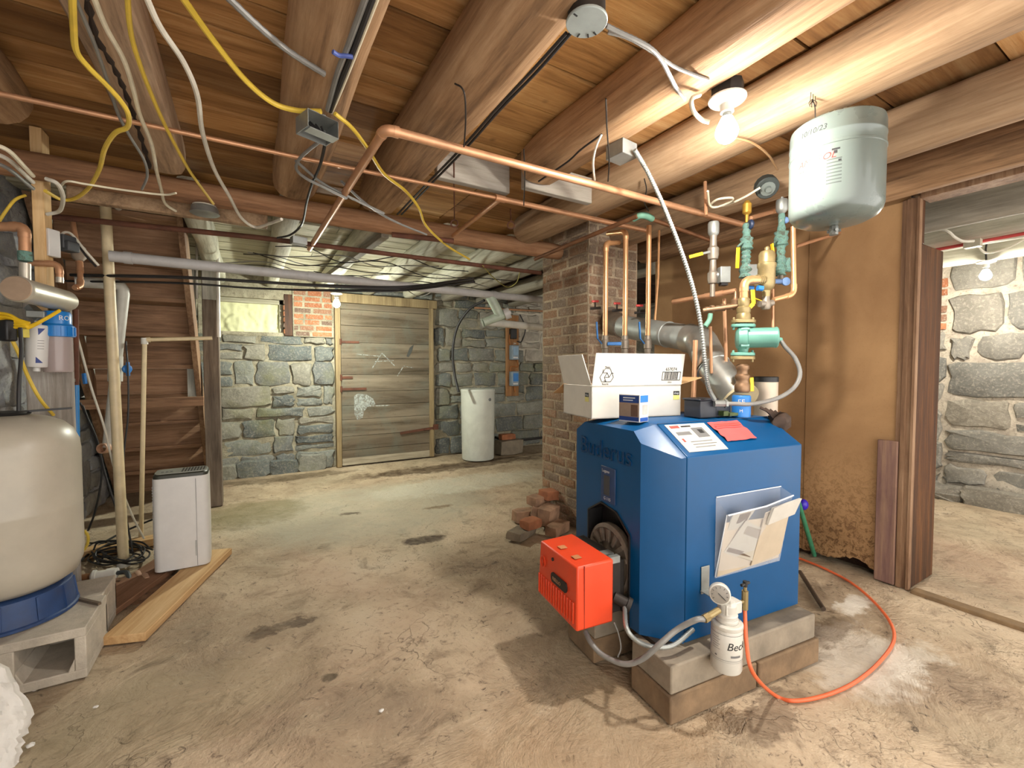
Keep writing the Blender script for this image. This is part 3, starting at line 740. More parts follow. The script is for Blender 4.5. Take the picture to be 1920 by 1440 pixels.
t = lamp('small bare lit bulb above the top left corner of the plank door', LB2, (.97, 1, .86, 1), 2050, with_box=False)
LB3 = PX(1848, 517, 4.9)
t = lamp('bare lit bulb hanging in the right room before its stone wall', LB3, (1, .94, .82, 1), 1250, with_box=False)

# ------------------------------------------------------------------ boiler
BA = radians(-6.0); BO = V((1.318, 1.02, 0))
MBL = Matrix.Translation(BO) @ Matrix.Rotation(BA, 4, 'Z')
def BW(x, y, z): return MBL @ V((x, y, z))
BX3 = Matrix.Rotation(BA, 3, 'Z')
boiler = thing('boiler', 'blue steel boiler on concrete blocks with an orange burner on its front', 'boiler', BO, BA)
def B(mb, name, m, par=None, **k): return mb.build(name, m, par or boiler, local=True, **k)
zb = .215
FULL = [(0, zb), (0, .885), (.15, .985), (.47, .985), (.62, .885), (.62, zb)]
FRONT = [(.11, zb), (.11, .925), (.15, .965), (.47, .965), (.535, .925), (.535, zb)]
def ins(p, d): return [(y + (d if y < .3 else -d), z - (d*.6 if z > .8 else 0)) for y, z in p]
mb = MB(); mb.rings([[V((x, y, z)) for y, z in q] for x, q in ((.004, ins(FULL, .002)), (.008, FULL), (.636, FULL), (.64, ins(FULL, .004)))])
jacket = B(mb, 'jacket', BLUE, bevel=.004)
mb = MB()
key = [(.165, zb), (.165, .565), (.245, .632), (.345, .645), (.435, .59), (.435, zb)]
fr_ = [mb.v((-.11, y, z)) for y, z in FRONT]; kk = [mb.v((-.11, y, z)) for y, z in key]
mb.face(fr_ + kk[::-1])
m1 = [mb.v((-.014, y, z)) for y, z in ins(FULL, .008)]; m2 = [mb.v((-.001, y, z)) for y, z in FULL]
for a, b in ((fr_, m1), (m1, m2)):
    for i in range(5): mb.face((a[i], a[i+1], b[i+1], b[i]))
B(mb, 'front_cover', BLUE, ang=25)
mb = MB(); mb.poly([(-.04, y, z) for y, z in key])
for a, b in zip(key, key[1:]): mb.poly([(-.109, *a), (-.109, *b), (-.04, *b), (-.04, *a)])
mb.box((-.05, .17, .2), (-.03, .43, .3)); B(mb, 'recess_panel', BLACK)
mb = MB()
for a, b in zip(key, key[1:]): mb.beam((-.112, a[0], a[1]), (-.112, b[0], b[1]), .006, .008, (1, 0, 0))
B(mb, 'recess_edge', BLACK)
mb = MB(); mb.lathe([(.02, .0), (.135, .0), (.14, .006), (.14, .03), (.125, .038), (.118, .03), (.06, .028), (.04, .034)], (-.075, .3, .425), (-1, 0, 0), 36)
for k in range(7):
    a = radians(20+k*24); mb.beam((-.11, .3+.07*cos(a), .425+.07*sin(a)), (-.11, .3+.122*cos(a), .425+.122*sin(a)), .016, .012, (1, 0, 0))
door = B(mb, 'burner_door', CAST)
mb = MB(); mb.box((.03, .03, .2), (.62, .59, .216)); mb.box((-.09, .46, .2), (.03, .58, .216)); mb.box((-.09, .04, .2), (.03, .15, .216)); B(mb, 'base_frame', DARKIRON)
text('Buderus', .106, 'raised_lettering', plain('deep_blue_lettering', '0a3a66', .25, 0, .05, Coat_Weight=.4), boiler, (-.1105, .50, .83), (0, -1, 0), (0, 0, 1), .004, .98, True)
mb = MB(); mb.box((-.1145, .252, .655), (-.11, .345, .8)); pl = B(mb, 'name_plate', NAVY, bevel=.002)
mb = MB(); mb.box((-.1165, .285, .685), (-.1145, .322, .765)); B(mb, 'plate_window', plain('smoked_window', '3b3f47', .2, 0, .05), pl)
text('Logano', .017, 'plate_lettering', SILV, pl, (-.1146, .338, .776), (0, -1, 0), (0, 0, 1), .0006, 1, True)
text('G 115', .018, 'plate_lettering', SILV, pl, (-.1146, .325, .664), (0, -1, 0), (0, 0, 1), .0006, 1, True)
def slope(x, t, d=0):                                           # a point on the sloped top edge, t from the eave up
    n = V((0, -.1, .15)).normalized(); return V((x, .15*t, .885+.1*t)) + n*d
mb = MB(); mb.hexa([slope(x, t, d) for d in (.0005, .002) for x, t in ((.03, .12), (.225, .1), (.235, .93), (.03, .95))]); dp = B(mb, 'data_plate', PAPER, ang=0)
for (x0, x1, t0, t1, m) in ((.045, .09, .82, .9, INKR), (.1, .15, .84, .88, INK), (.05, .12, .6, .7, INKG), (.14, .2, .5, .8, INKG), (.05, .06, .4, .5, INKR), (.08, .18, .22, .24, INKG), (.08, .2, .3, .32, INKG), (.08, .19, .38, .4, INKG), (.165, .19, .62, .74, INK)):
    mb = MB(); mb.hexa([slope(x, t, d) for d in (.002, .0026) for x, t in ((x0, t0), (x1, t0), (x1, t1), (x0, t1))]); B(mb, 'printed_field', m, dp, ang=0)
mb = MB()
g = [[mb.v(slope(.255+.165*i/8+.02*j/6*(0 if i > 4 else -.3), .3+.62*j/6, .004+.012*abs(noise.noise(V((i*.4, j*.5, 2)))))) for j in range(7)] for i in range(9)]
for i in range(8):
    for j in range(6): mb.face((g[i][j], g[i+1][j], g[i+1][j+1], g[i][j+1]))
rt_ = B(mb, 'red_tag', REDT, ang=60)
mb = MB()
for t0 in (.72, .78): mb.hexa([slope(x, tt, d) for d in (.013, .0145) for x, tt in ((.26, t0-.012), (.40, t0-.012), (.40, t0+.012), (.26, t0+.012))])
B(mb, 'printed_line', INKR, rt_)
mb = MB()                                                       # seams of the top panels
mb.beam((.005, .15, .9865), (.64, .15, .9865), .003, .002); mb.beam((.45, .15, .9865), (.45, .47, .9865), .003, .002)
B(mb, 'panel_seam', plain('seam_shadow_blue', '073a63', .5), ang=0)

# burner
mb = MB()
x0, x1, y0, y1, z0, z1 = -.362, -.203, .142, .432, .268, .502
mb.hexa([V(p) for p in ((x0, y0, z0), (x1, y0, z0), (x1, y1, z0+.01), (x0, y1, z0+.01), (x0+.004, y0+.004, z1-.004), (x1, y0, z1), (x1, y1-.01, z1), (x0+.006, y1-.01, z1-.006))])
bc = B(mb, 'burner_cover', ORANGE, bevel=.007)
bc['label'] = 'orange burner cover'
mb = MB()
for k in range(14):
    y = y0+.018+k*.0195; mb.box((x0-.004, y, z0+.02), (x0+.004, y+.009, z0+.098))
B(mb, 'louvre_rib', ORANGE, bc, bevel=.0025)
mb = MB(); ov = [(x0-.004, .262+.012*cos(a)+(.045 if cos(a) > 0 else -.045), .395+.019*sin(a)) for a in [2*pi*i/20 for i in range(20)]]
mb.prism(ov, (.006, 0, 0)); badge = B(mb, 'oval_badge', DARKIRON, bc)
text('RIELLO', .019, 'badge_lettering', plain('badge_copper', 'b28a6a', .4, .3), badge, (x0-.0045, .305, .388), (0, -1, 0), (0, 0, 1), .0006, 1, True)
mb = MB(); mb.tube([(x0-.001, .388+.018*cos(a), .425+.022*sin(a)) for a in [2*pi*i/20 for i in range(20)]], .0025, 6, closed=True, cap=False); mb.cyl((x0-.003, .388, .425), (x0+.004, .388, .425), .007, 12)
B(mb, 'reset_button_ring', ORANGE, bc)
mb = MB(); mb.cyl((x0-.0012, .313, .462), (x0+.003, .313, .462), .0065, 14); B(mb, 'sight_hole', BLACK, bc)
mb = MB(); mb.box((x0+.032, y0-.0012, z0+.004), (x0+.034, y0+.004, z1-.004)); B(mb, 'cover_seam', plain('dark_orange', '8f2a17', .5), bc)
for yy, zz in ((.30, .5015), (.2, .5017)):
    mb = MB(); mb.box((x0+.03, yy, zz), (x0+.06, yy+.028, zz+.0016)); B(mb, 'worn_sticker', plain('worn_sticker', 'b97a4d', .7), bc)
mb = MB(); mb.box((x1, .165, .285), (-.15, .415, .49)); mb.box((-.15, .185, .30), (-.118, .40, .47)); mb.cyl((-.12, .29, .40), (-.07, .29, .40), .06, 24); B(mb, 'burner_housing', DARKIRON, bevel=.005)
mb = MB(); mb.box((x1+.002, .2, .49), (-.158, .235, .496)); mb.box((x1, .16, .475), (-.16, .18, .5)); B(mb, 'housing_clip', STEEL)
mb = MB(); mb.cyl((-.18, .165, .345), (-.15, .13, .33), .02, 14); mb.cyl((-.15, .13, .33), (-.14, .12, .325), .026, 14); B(mb, 'fuel_pump', DARKIRON)

# concrete blocks under the boiler
BG = 'concrete blocks under the boiler'
def block(label, x0, x1, y0, y1, z0, z1, m, rz=0):
    mb = MB(); rg = random.Random(hash((x0, y0, z0)) % 997); nx = 12
    c = [BW(*q) for q in ((x0, y0, z0), (x1, y0, z0), (x1, y1, z0), (x0, y1, z0), (x0, y0, z1), (x1, y0, z1), (x1, y1, z1), (x0, y1, z1))]
    mb.hexa(c); o = mb.build('concrete_block', m, ang=30, bevel=.006); return tag(o, label, 'concrete block', BG)
CB2 = plain('stained_concrete_block', '816a50', .92, 0, .2, .45, 10, .6)
block('stained lower block at the near corner below the orange burner', -.125, .30, -.066, .135, .002, .1, CB2)
block('stained lower block under the right half of the boiler side', .308, .668, -.07, .133, .002, .1, CB2)
block('long upper slab along the boiler side, the white filter hangs before it', -.118, .655, -.06, .14, .101, .2, CBLOCK)
block('lower block under the far front foot of the boiler', -.175, .3, .30, .5, .002, .1, CB2)
block('upper block under the far front foot of the boiler, behind the burner', -.17, .29, .302, .498, .101, .2, CBLOCK)
block('lower block under the far side of the boiler', .3, .66, .4, .6, .002, .1, CBLOCK)
block('upper block under the far side of the boiler', .295, .65, .4, .6, .101, .2, CBLOCK)

# clear pouch with papers on the side of the boiler
pouch = thing('document_pouch', 'clear plastic pouch stuffed with manuals stuck to the blue boiler side', 'pouch', BW(.33, -.004, .43), BA)
def side(u, v, d): return BW(.145+.36*u, -d, .425+.29*v)
mb = MB(); nu, nv = 12, 12
def bulge(u, v): return .006 + (.065*v**2.2)*(1-.25*abs(2*u-1)) + .012*math.sin(pi*min(v*1.1, 1))
gb = [[mb.v(side(u/nu, v/nv*1.04, .002)) for v in range(nv+1)] for u in range(nu+1)]
gf = [[mb.v(side(u/nu, v/nv*(.86+.1*u/nu), bulge(u/nu, v/nv))) for v in range(nv+1)] for u in range(nu+1)]
for G in (gb, gf):
    for i in range(nu):
        for j in range(nv): mb.face((G[i][j], G[i+1][j], G[i+1][j+1], G[i][j+1]))
for j in range(nv):
    for i in (0, nu): mb.face((gb[i][j], gb[i][j+1], gf[i][j+1], gf[i][j]))
mb.build('sleeve', CLEAR, pouch, ang=60)
mb = MB(); mb.tube([side(u/8, .86+.1*u/8, bulge(u/8, 1)) for u in range(9)], .003, 6); mb.tube([side(0, 1.04, .004), side(1, 1.04, .004)], .002, 6); mb.tube([side(0, .02, .004), side(0, .86, .05)], .0018, 6)
mb.build('sleeve_rim', plain('clear_rim', 'dde0e2', .2, 0, .03), pouch)
PAPM = plain('grey_manual_paper', 'aba598', .75, 0, .05, .06)
PAPB = plain('manual_paper', 'b3a48e', .75, 0, .05, .06)
def sheet2(name, pts, d, m, par, th=.004):
    mb = MB(); n = len(pts); a = [side(u, v, d+.055*max(0, v)**2.2) for u, v in pts]; q = BX3 @ V((0, -1, 0))*th
    mb.prism(a, q); return mb.build(name, m, par, ang=0)
p1 = sheet2('manual', [(.02, .02), (.97, .06), (.98, .66), (.03, .74)], .004, PAPB, pouch)
p2 = sheet2('manual', [(.06, .34), (.52, .12), (.68, .52), (.30, .73)], .012, PAPM, pouch)
sheet2('printed_bar', [(.1, .345), (.47, .185), (.49, .235), (.125, .395)], .0162, plain('brown_print', '5d4c3c', .7), p2, .0008)
sheet2('printed_picture', [(.30, .55), (.56, .42), (.62, .53), (.35, .65)], .0172, plain('grey_print', '8b8172', .7), p2, .0008)
p3_ = sheet2('manual', [(.5, .06), (.97, .12), (.98, .86), (.6, .78)], .010, PAPB, pouch)
sheet2('printed_picture', [(.6, .46), (.9, .5), (.88, .6), (.62, .58)], .0145, plain('grey_print', '8b8172', .7), p3_, .0008)
sheet2('printed_title', [(.62, .37), (.78, .385), (.78, .4), (.62, .388)], .0145, INKG, p3_, .0008)
p4_ = sheet2('booklet', [(.62, .62), (1.03, .70), (1.05, .93), (.63, .86)], .02, PAPER, pouch, .01)
p5_ = sheet2('manual', [(.05, .5), (.33, .66), (.42, .86), (.1, .84)], .006, PAPM, pouch)
sheet2('printed_picture', [(.16, .62), (.33, .7), (.36, .84), (.2, .83)], .0105, plain('brown_print', '5d4c3c', .7), p5_, .0008)

# oil filter and its valve
fc = BW(.078, -.112, 0)
filt = thing('oil_filter', 'white oil filter canister with a dial gauge hanging beside the boiler', 'oil filter', (fc.x, fc.y, .172))
mb = MB(); R = .05
mb.lathe([(.03, .176), (R-.003, .178), (R, .186), (R, .318), (R-.002, .322), (R+.001, .326), (R+.001, .336), (R-.003, .34), (.02, .34)], (fc.x, fc.y, 0), n=40); can = mb.build('canister', WHITEC, filt)
a0 = facing(fc)
ctext('Beckett', .036, 'printed_name', INK, can, (fc.x, fc.y, 0), R, a0+.0, .265, 'LEFT', .25)
mb = MB()
def band(mb, a0, a1, z0, z1, r, n=10):
    for i in range(n):
        q = [a0+(a1-a0)*i/n, a0+(a1-a0)*(i+1)/n]
        mb.poly([(fc.x+r*cos(a), fc.y+r*sin(a), z) for a, z in ((q[0], z0), (q[1], z0), (q[1], z1), (q[0], z1))])
band(mb, a0+.28, a0+.95, .24, .247, R+.0006); mb.build('printed_bar', INKG, can)
mb = MB(); band(mb, a0-1.5, a0+1.5, .312, .3132, R+.0006, 20); band(mb, a0-1.5, a0+1.5, .2275, .2287, R+.0006, 20); band(mb, a0-1.5, a0+1.5, .222, .2226, R+.0006, 20)
for k in range(6): band(mb, a0-.95, a0-.5+.1*(k % 2), .30-.008*k, .3012-.008*k, R+.0006, 6)
band(mb, a0-.75, a0-.6, .235, .24, R+.0006, 3); mb.build('printed_line', INKG, can)
mb = MB(); mb.lathe([(.033, .338), (.036, .342), (.036, .352), (.03, .356), (.034, .36), (.034, .368), (.028, .37), (.03, .40), (.022, .408), (.005, .41)], (fc.x, fc.y, 0), n=26)
mb.obox(V((fc.x, fc.y, .385)) + BX3 @ V((.012, 0, 0)), (.075, .04, .04), BX3); mb.build('filter_head', WHITEC, filt, bevel=.004)
gc = V((fc.x, fc.y, .438)) + BX3 @ V((-.036, .0, 0)); gd = V((-.75, -.55, .12)).normalized()
mb = MB(); mb.lathe([(.006, -.026), (.032, -.024), (.034, -.02), (.034, .0), (.031, .003)], gc, gd, 30); mb.cyl((fc.x-.02, fc.y, .40), gc-gd*.01+V((0, 0, -.03)), .008, 12); gg = mb.build('gauge', WHITEC, filt)
mb = MB(); mb.lathe([(.0305, .0028), (.028, .0036), (.001, .0036)], gc, gd, 30); mb.build('dial', plain('dial_face', '8d877d', .3, 0, .05), gg)
mb = MB(); u_ = gd.orthogonal().normalized(); mb.beam(gc+gd*.0045-u_*.006, gc+gd*.0045+u_*.022, .0015, .004, gd)
for k in range(9):
    a = radians(k*32); q = (u_*cos(a)+gd.cross(u_)*sin(a)); mb.beam(gc+gd*.0042+q*.021, gc+gd*.0042+q*.026, .001, .002, gd)
mb.build('needle', INK, gg)
mb = MB(); mb.obox(BW(.095, -.004, .43), (.04, .003, .10), BX3); mb.obox(BW(.09, -.06, .392), (.035, .115, .003), BX3); mb.build('bracket', STEEL, filt, bevel=.001)
mb = MB(); mb.cyl(BW(.038, -.112, .385), BW(-.01, -.112, .375), .011, 10); mb.cyl(BW(-.01, -.112, .375), BW(-.03, -.112, .37), .014, 6); mb.build('inlet_fitting', BRASS, filt)
vb = BW(.155, -.12, .40)
vlv = thing('shutoff_valve', 'small brass shutoff valve with a black tee handle beside the white filter', 'valve', vb)
mb = MB(); mb.cyl(BW(.10, -.116, .392), vb+V((0, 0, -.005)), .006, 10); mb.cyl(vb-V((0, 0, .035)), vb+V((0, 0, .03)), .011, 8); mb.cyl(vb+V((0, 0, .03)), vb+V((0, 0, .05)), .006, 8); mb.build('body', BRASS, vlv)
mb = MB(); mb.cyl(vb+V((-.022, 0, .054)), vb+V((.022, 0, .054)), .005, 8); mb.cyl(vb+V((0, 0, .045)), vb+V((0, 0, .064)), .008, 8); mb.build('tee_handle', BLACK, vlv)
# orange tubing from the valve over the floor
fl = [vb-V((0, 0, .035)), P(1400, 1210, 1.50)] + [P(1412, 1262, 1.47)]
fl += [PH(x, y, .008) for x, y in ((1452, 1303), (1490, 1314), (1550, 1303), (1605, 1278), (1650, 1240), (1676, 1200), (1668, 1165), (1635, 1125), (1595, 1092), (1550, 1068), (1515, 1053), (1490, 1045), (1455, 1042))]
mb = MB(); mb.tube(cat(fl, 8), .0068, 10); tag(mb.build('oil_line', OLINE), 'orange oil tube looping over the floor beside the blocks', 'tube')
# braided hoses at the burner
def corr(i): return [1.0+.12*(i % 2)]*10
a = BW(-.165, .125, .322)
h1 = [a, P(1175, 1178, 1.50), P(1195, 1202, 1.50), P(1225, 1213, 1.52), P(1262, 1210, 1.53), P(1300, 1180, 1.58)]
mb = MB(); mb.tube(cat(h1, 14), .0075, 10, prof=corr); tag(mb.build('flexible_conduit', STEEL), 'ribbed steel conduit from the burner curving under the boiler edge', 'conduit')
h2 = [BW(-.03, -.112, .37), P(1305, 1162, 1.46), P(1270, 1180, 1.485), P(1240, 1205, 1.48), P(1205, 1235, 1.5), P(1170, 1245, 1.53), P(1130, 1228, 1.58), P(1108, 1205, 1.62), P(1098, 1185, 1.66)]
mb = MB(); mb.tube(cat(h2, 8), .0095, 10); hs = mb.build('oil_hose', GCABLE); tag(hs, 'grey braided hose sagging from the filter to below the burner', 'hose')
mb = MB(); mb.tube(cat([P(1152, 1168, 1.55), P(1160, 1190, 1.56), P(1164, 1215, 1.57), P(1158, 1232, 1.57)], 5), .0025, 6); tag(mb.build('thin_wire', GCABLE), 'thin grey wire dangling below the right side of the burner', 'wire')

# ------------------------------------------------------------------ things on top of the boiler
K = V((1.222, 1.416, .987)); U = V((.978, -.207, 0)).normalized(); Wd = V((.207, .978, 0)).normalized(); Z = V((0, 0, 1))
bx = thing('cardboard_carton', 'open white carton with its flaps up on top of the boiler', 'carton', K+U*.2+Wd*.13)
L_, D_, H_ = .45, .27, .137
def cb(a, b, c, th=.004, n=None): return K+U*a+Wd*b+Z*c
mb = MB()
for a0_, a1_, b0_, b1_ in ((0, L_, 0, .004), (0, L_, D_-.004, D_), (0, .004, 0, D_), (L_-.004, L_, 0, D_)):
    mb.hexa([cb(a, b, c) for c in (0, H_) for a, b in ((a0_, b0_), (a1_, b0_), (a1_, b1_), (a0_, b1_))])
mb.hexa([cb(a, b, c) for c in (0, .004) for a, b in ((0, 0), (L_, 0), (L_, D_), (0, D_))])
cbody = mb.build('box_body', CARD, bx, ang=0)
def flap(pts, m=CARD, n=None):
    mb = MB(); nn = (V(pts[1])-V(pts[0])).cross(V(pts[2])-V(pts[0])).normalized()*.0035; mb.prism(pts, nn); return mb.build('flap', m, bx, ang=0)
ff = flap([cb(.0, 0, H_+.002), cb(L_, 0, H_+.002), cb(L_+.008, -.012, H_+.138), cb(.012, -.012, H_+.138)])
flap([cb(0, .004, H_+.002), cb(0, D_, H_+.002), cb(-.035, D_-.01, H_+.132), cb(-.03, .03, H_+.132)])
flap([cb(L_, .01, H_), cb(L_, D_, H_), cb(L_+.125, D_-.01, H_+.03), cb(L_+.125, .01, H_+.03)][::-1], CARDB)
flap([cb(0, D_, H_), cb(L_, D_, H_), cb(L_, D_+.12, H_-.05), cb(0, D_+.12, H_-.05)], CARDB)
fx = U; fz = (cb(.012, -.012, H_+.138)-cb(0, 0, H_+.002)).normalized(); fn = fx.cross(fz)
def fp(a, c, d=.0042): return cb(0, 0, H_+.002)+fx*a+fz*c+fn*d
mb = MB()                                                       # bar code
for i in range(5):
    pass
def frect(mb, a0, c0, a1, c1, d=.0042): mb.hexa([fp(a, c, dd) for dd in (d, d+.0005) for a, c in ((a0, c0), (a1, c0), (a1, c1), (a0, c1))])
rg = random.Random(2); a = .352
frect(mb, .34, .02, .4375, .0225); frect(mb, .34, .056, .4375, .0585); frect(mb, .34, .02, .3425, .058); frect(mb, .435, .02, .4375, .058)
while a < .425:
    w = rg.choice([.002, .002, .004, .005]); frect(mb, a, .024, a+w, .056); a += w + rg.choice([.002, .002, .003])
mb.build('bar_code', INK, ff, ang=0)
text('657074', .02, 'printed_number', INK, ff, fp(.355, .063), fx, fz, .0004, 1.0)
text('87654', .008, 'printed_number', INKG, ff, fp(.375, .009), fx, fz, .0004, 1.0)
mb = MB(); cc = (.064, .042)                                    # recycling mark: three folded arrows
hx = [(cc[0]+.033*cos(radians(90+120*k+d_)), cc[1]+.033*sin(radians(90+120*k+d_))) for k in range(3) for d_ in (-20, 20)]
tr_ = [(cc[0]+.013*cos(radians(90+120*k)), cc[1]+.013*sin(radians(90+120*k))) for k in range(3)]
def ln(A, Bq): mb.beam(fp(*A, .0045), fp(*Bq, .0045), .0022, .0008, fn)
for k in range(6): ln(hx[k], hx[(k+1) % 6])
for k in range(3):
    ln(tr_[k], tr_[(k+1) % 3]); m_ = ((hx[2*k+1][0]+hx[(2*k+2) % 6][0])/2, (hx[2*k+1][1]+hx[(2*k+2) % 6][1])/2)
    ln(m_, tr_[k]); ln(m_, ((m_[0]+hx[2*k+1][0])/2+.004*(k-1), (m_[1]+hx[2*k+1][1])/2+.006))
mb.build('recycling_mark', INK, ff, ang=0)
text('Please', .010, 'printed_word', INK, ff, fp(.05, .076), fx, fz, .0004); text('Recycle', .010, 'printed_word', INK, ff, fp(.046, .004), fx, fz, .0004)
for o_, x_, par in ((cb(.41, -.0006, .092), U, cbody), (cb(-.0006, .055, .09), -Wd, cbody)):
    nn = x_.cross(Z)
    mb = MB(); mb.prism([o_, o_+x_*.032, o_+x_*.032+Z*.018, o_+Z*.018], nn*.0004); mb.build('black_label', INK, par, ang=0)
    mb = MB(); mb.prism([o_-Z*.02, o_+x_*.032-Z*.02, o_+x_*.032, o_], nn*.0004); mb.build('yellow_label', plain('label_yellow', 'd8d27a', .6), par, ang=0)
    text('shop', .013, 'label_lettering', SILV, par, o_+x_*.003+Z*.005+nn*.0005, x_, Z, .0003)
# small product box
q0 = BW(-.005, .205, .9875); u1 = BX3 @ V((.86, .5, 0)); u1 = V((.80, .60, 0)); 
ux = V((-.32, .95, 0)).normalized(); uy = V((.95, .32, 0)).normalized()
q0 = P(1199, 792, 1.72); q0.z = .9875
ul = (P(1156, 785, 1.80)-q0); ul.z = 0; ul.normalize(); ur = V((-ul.y, ul.x, 0)); ur = ur if ur.dot(RT) > 0 else -ur
sb = thing('product_box', 'small blue and brown product box standing before the white carton', 'box', q0+ul*.045+ur*.03)
wl, wr_, hh = .095, .062, .108
def sbp(a, b, c): return q0+ul*a+ur*b+Z*c
mb = MB(); mb.hexa([sbp(a, b, c) for c in (0, hh) for a, b in ((0, 0), (0, wr_), (wl, wr_), (wl, 0))]); sbb = mb.build('box_body', WHITE, sb, ang=0, bevel=.001)
def panel(name, f, a0, a1, c0, c1, m, d=.0006):
    mb = MB()
    if f == 'L': pts = [sbp(a, -d, c) for a, c in ((a0, c0), (a1, c0), (a1, c1), (a0, c1))]; nn = -ur*.0004
    else: pts = [sbp(-d, a, c) for a, c in ((a0, c0), (a1, c0), (a1, c1), (a0, c1))]; nn = -ul*.0004
    mb.prism(pts, nn); return mb.build(name, m, sbb, ang=0)
NVY = plain('print_navy', '1d3a74', .5); TAUPE = plain('print_taupe', '8f7a68', .55)
panel('printed_band', 'L', .003, .094, .075, .104, NVY); panel('printed_band', 'L', .003, .094, .004, .02, NVY); panel('printed_photo', 'L', .003, .094, .02, .075, TAUPE)
panel('printed_photo', 'L', .008, .038, .022, .068, plain('print_brown', '5e4536', .55), .0012)
panel('printed_line', 'L', .02, .075, .092, .097, SILV, .0012); panel('printed_line', 'L', .03, .075, .083, .087, SILV, .0012)
panel('printed_band', 'R', .004, .058, .078, .105, BLUELT); panel('printed_band', 'R', .004, .058, .003, .018, plain('print_blue', '2455a8', .5)); panel('printed_field', 'R', .02, .056, .03, .068, plain('print_grey', 'b9b4ac', .6))

# ------------------------------------------------------------------ pump, riser and valves behind the boiler
def q(x, y, z=1.94): return P(x, y, z)
FD = V((FW.x, FW.y, 0)).normalized()
ax = q(1392, 700); ax.z = 0
def at(py, Zd=1.94, px=1392): return P(px, py, Zd).z
riser = thing('supply_riser', 'stacked brass fittings rising from the boiler top to the green pump', 'pipe fitting', (ax.x, ax.y, .985))
prof = []
for y, r in ((776, .034), (745, .034), (742, .026), (736, .026), (733, .031), (722, .031), (719, .026), (712, .026), (709, .030), (704, .030), (701, .022), (694, .022), (691, .027), (686, .027), (683, .020)):
    prof.append((r, at(y)))
mb = MB(); mb.lathe([(r, h) for r, h in prof if h > at(741)], (ax.x, ax.y, 0), n=24); mb.build('brass_nipple', plain('dark_brass', '93755a', .45, .7, .18, .3, 20), riser)
mb = MB(); mb.lathe([(.02, .986), (.038, .987), (.038, at(744)), (.034, at(741)), (.02, at(741))], (ax.x-.004, ax.y, 0), n=24); ctl = mb.build('control_sleeve', BLUELT, riser)
a0 = facing((ax.x, ax.y))
ctext('EF', .03, 'sleeve_lettering', WHITE, ctl, (ax.x-.004, ax.y, 0), .038, a0, at(757), ext=.0005); ctext('M', .018, 'sleeve_lettering', WHITE, ctl, (ax.x-.004, ax.y, 0), .038, a0, at(772), ext=.0005)
mb = MB(); mb.lathe([(.022, at(603)), (.028, at(602)), (.028, at(590)), (.025, at(588)), (.028, at(585)), (.028, at(578)), (.021, at(575)), (.023, at(572)), (.023, at(562)), (.02, at(560))], (ax.x, ax.y, 0), n=24); mb.build('brass_union', BRASS, riser)
el = [V((ax.x, ax.y, at(560))), V((ax.x, ax.y, at(526))), q(1424, 525)]
mb = MB(); mb.pipe(el, .017, .04, 18, 1.12); mb.build('copper_elbow', COPPERN, riser)
mb = MB(); mb.lathe([(.0185, -.004), (.0185, .004)], V((ax.x, ax.y, at(561))), n=18); mb.tube([V((ax.x, ax.y, at(561)))+RT*.02, V((ax.x, ax.y, at(563)))+RT*.034], .002, 6); mb.build('hose_clamp', BRASS, riser)

pump = thing('circulator_pump', 'green circulator pump with a round motor end facing the camera side', 'pump', (ax.x, ax.y, at(672)))
def flange(py, dirz):
    mb = MB(); z = at(py); o = V((ax.x, ax.y, z)); n = 24
    pts = [(o + RT*(.052*cos(a)+.0*sin(a)) + FD*(.03*sin(a))) for a in [2*pi*i/n for i in range(n)]]
    mb.prism(pts, (0, 0, .014*dirz))
    for s in (-1, 1): mb.cyl(o+RT*.042*s+Z*(-.012), o+RT*.042*s+Z*(.024), .006, 6)
    return mb
flange(614, 1).build('flange', GREEN, pump, bevel=.003); flange(667, 1).build('flange', GREEN, pump, bevel=.003)
mb = flange(606, 1); mb.build('counter_flange', BRASS, pump, bevel=.002); mb = flange(674, 1); mb.build('counter_flange', BRASS, pump, bevel=.002)
md = (RT*.93 - FD*.36).normalized(); mo = V((ax.x, ax.y, at(634)))
mb = MB(); mb.lathe([(.02, at(662)), (.022, at(655)), (.03, at(650)), (.03, at(625)), (.022, at(620)), (.02, at(612))], (ax.x, ax.y, 0), n=20)
mb.lathe([(.03, -.03), (.048, -.02), (.052, .0), (.052, .012), (.046, .016)], mo, md, 28)
for k in range(4):
    a = radians(45+90*k); o_ = mo + (Z*sin(a)+md.cross(Z)*cos(a))*.05; mb.cyl(o_-md*.012, o_+md*.02, .007, 8)
mb.build('volute', GREEN, pump)
mb = MB(); mb.lathe([(.042, .014), (.043, .02), (.043, .118), (.045, .122), (.045, .128), (.041, .132), (.036, .132), (.035, .129), (.001, .129)], mo, md, 36); mot = mb.build('motor', GREEN, pump)
mb = MB(); mb.lathe([(.034, .1292), (.034, .1305), (.001, .1305)], mo, md, 30); mb.build('motor_badge', plain('pump_badge', '7e9d8a', .45), mot)
jb = mo + md*.105 + RT*.03 + FD*.045
mb = MB(); mb.obox(jb+V((0, 0, .0)), (.045, .04, .05), Matrix.Rotation(-YAW, 3, 'Z')); mb.cyl(jb+RT*.02-Z*.005, jb+RT*.045-Z*.008, .011, 10); mb.build('terminal_box', GREEN, pump, bevel=.003)
cd = [jb+RT*.04-Z*.008, P(1472, 650, 1.93), P(1491, 672, 1.92), P(1500, 700, 1.91), P(1491, 724, 1.90), P(1468, 742, 1.89), P(1440, 752, 1.88), P(1405, 758, 1.86), P(1375, 757, 1.87), P(1352, 757, 1.88)]
def corr2(i): return [1.0+.1*(i % 2)]*10
mb = MB(); mb.tube(cat(cd, 12), .0085, 10, prof=corr2); tag(mb.build('flexible_conduit', GCABLE), 'grey flexible conduit looping from the green pump back to the boiler top', 'conduit')

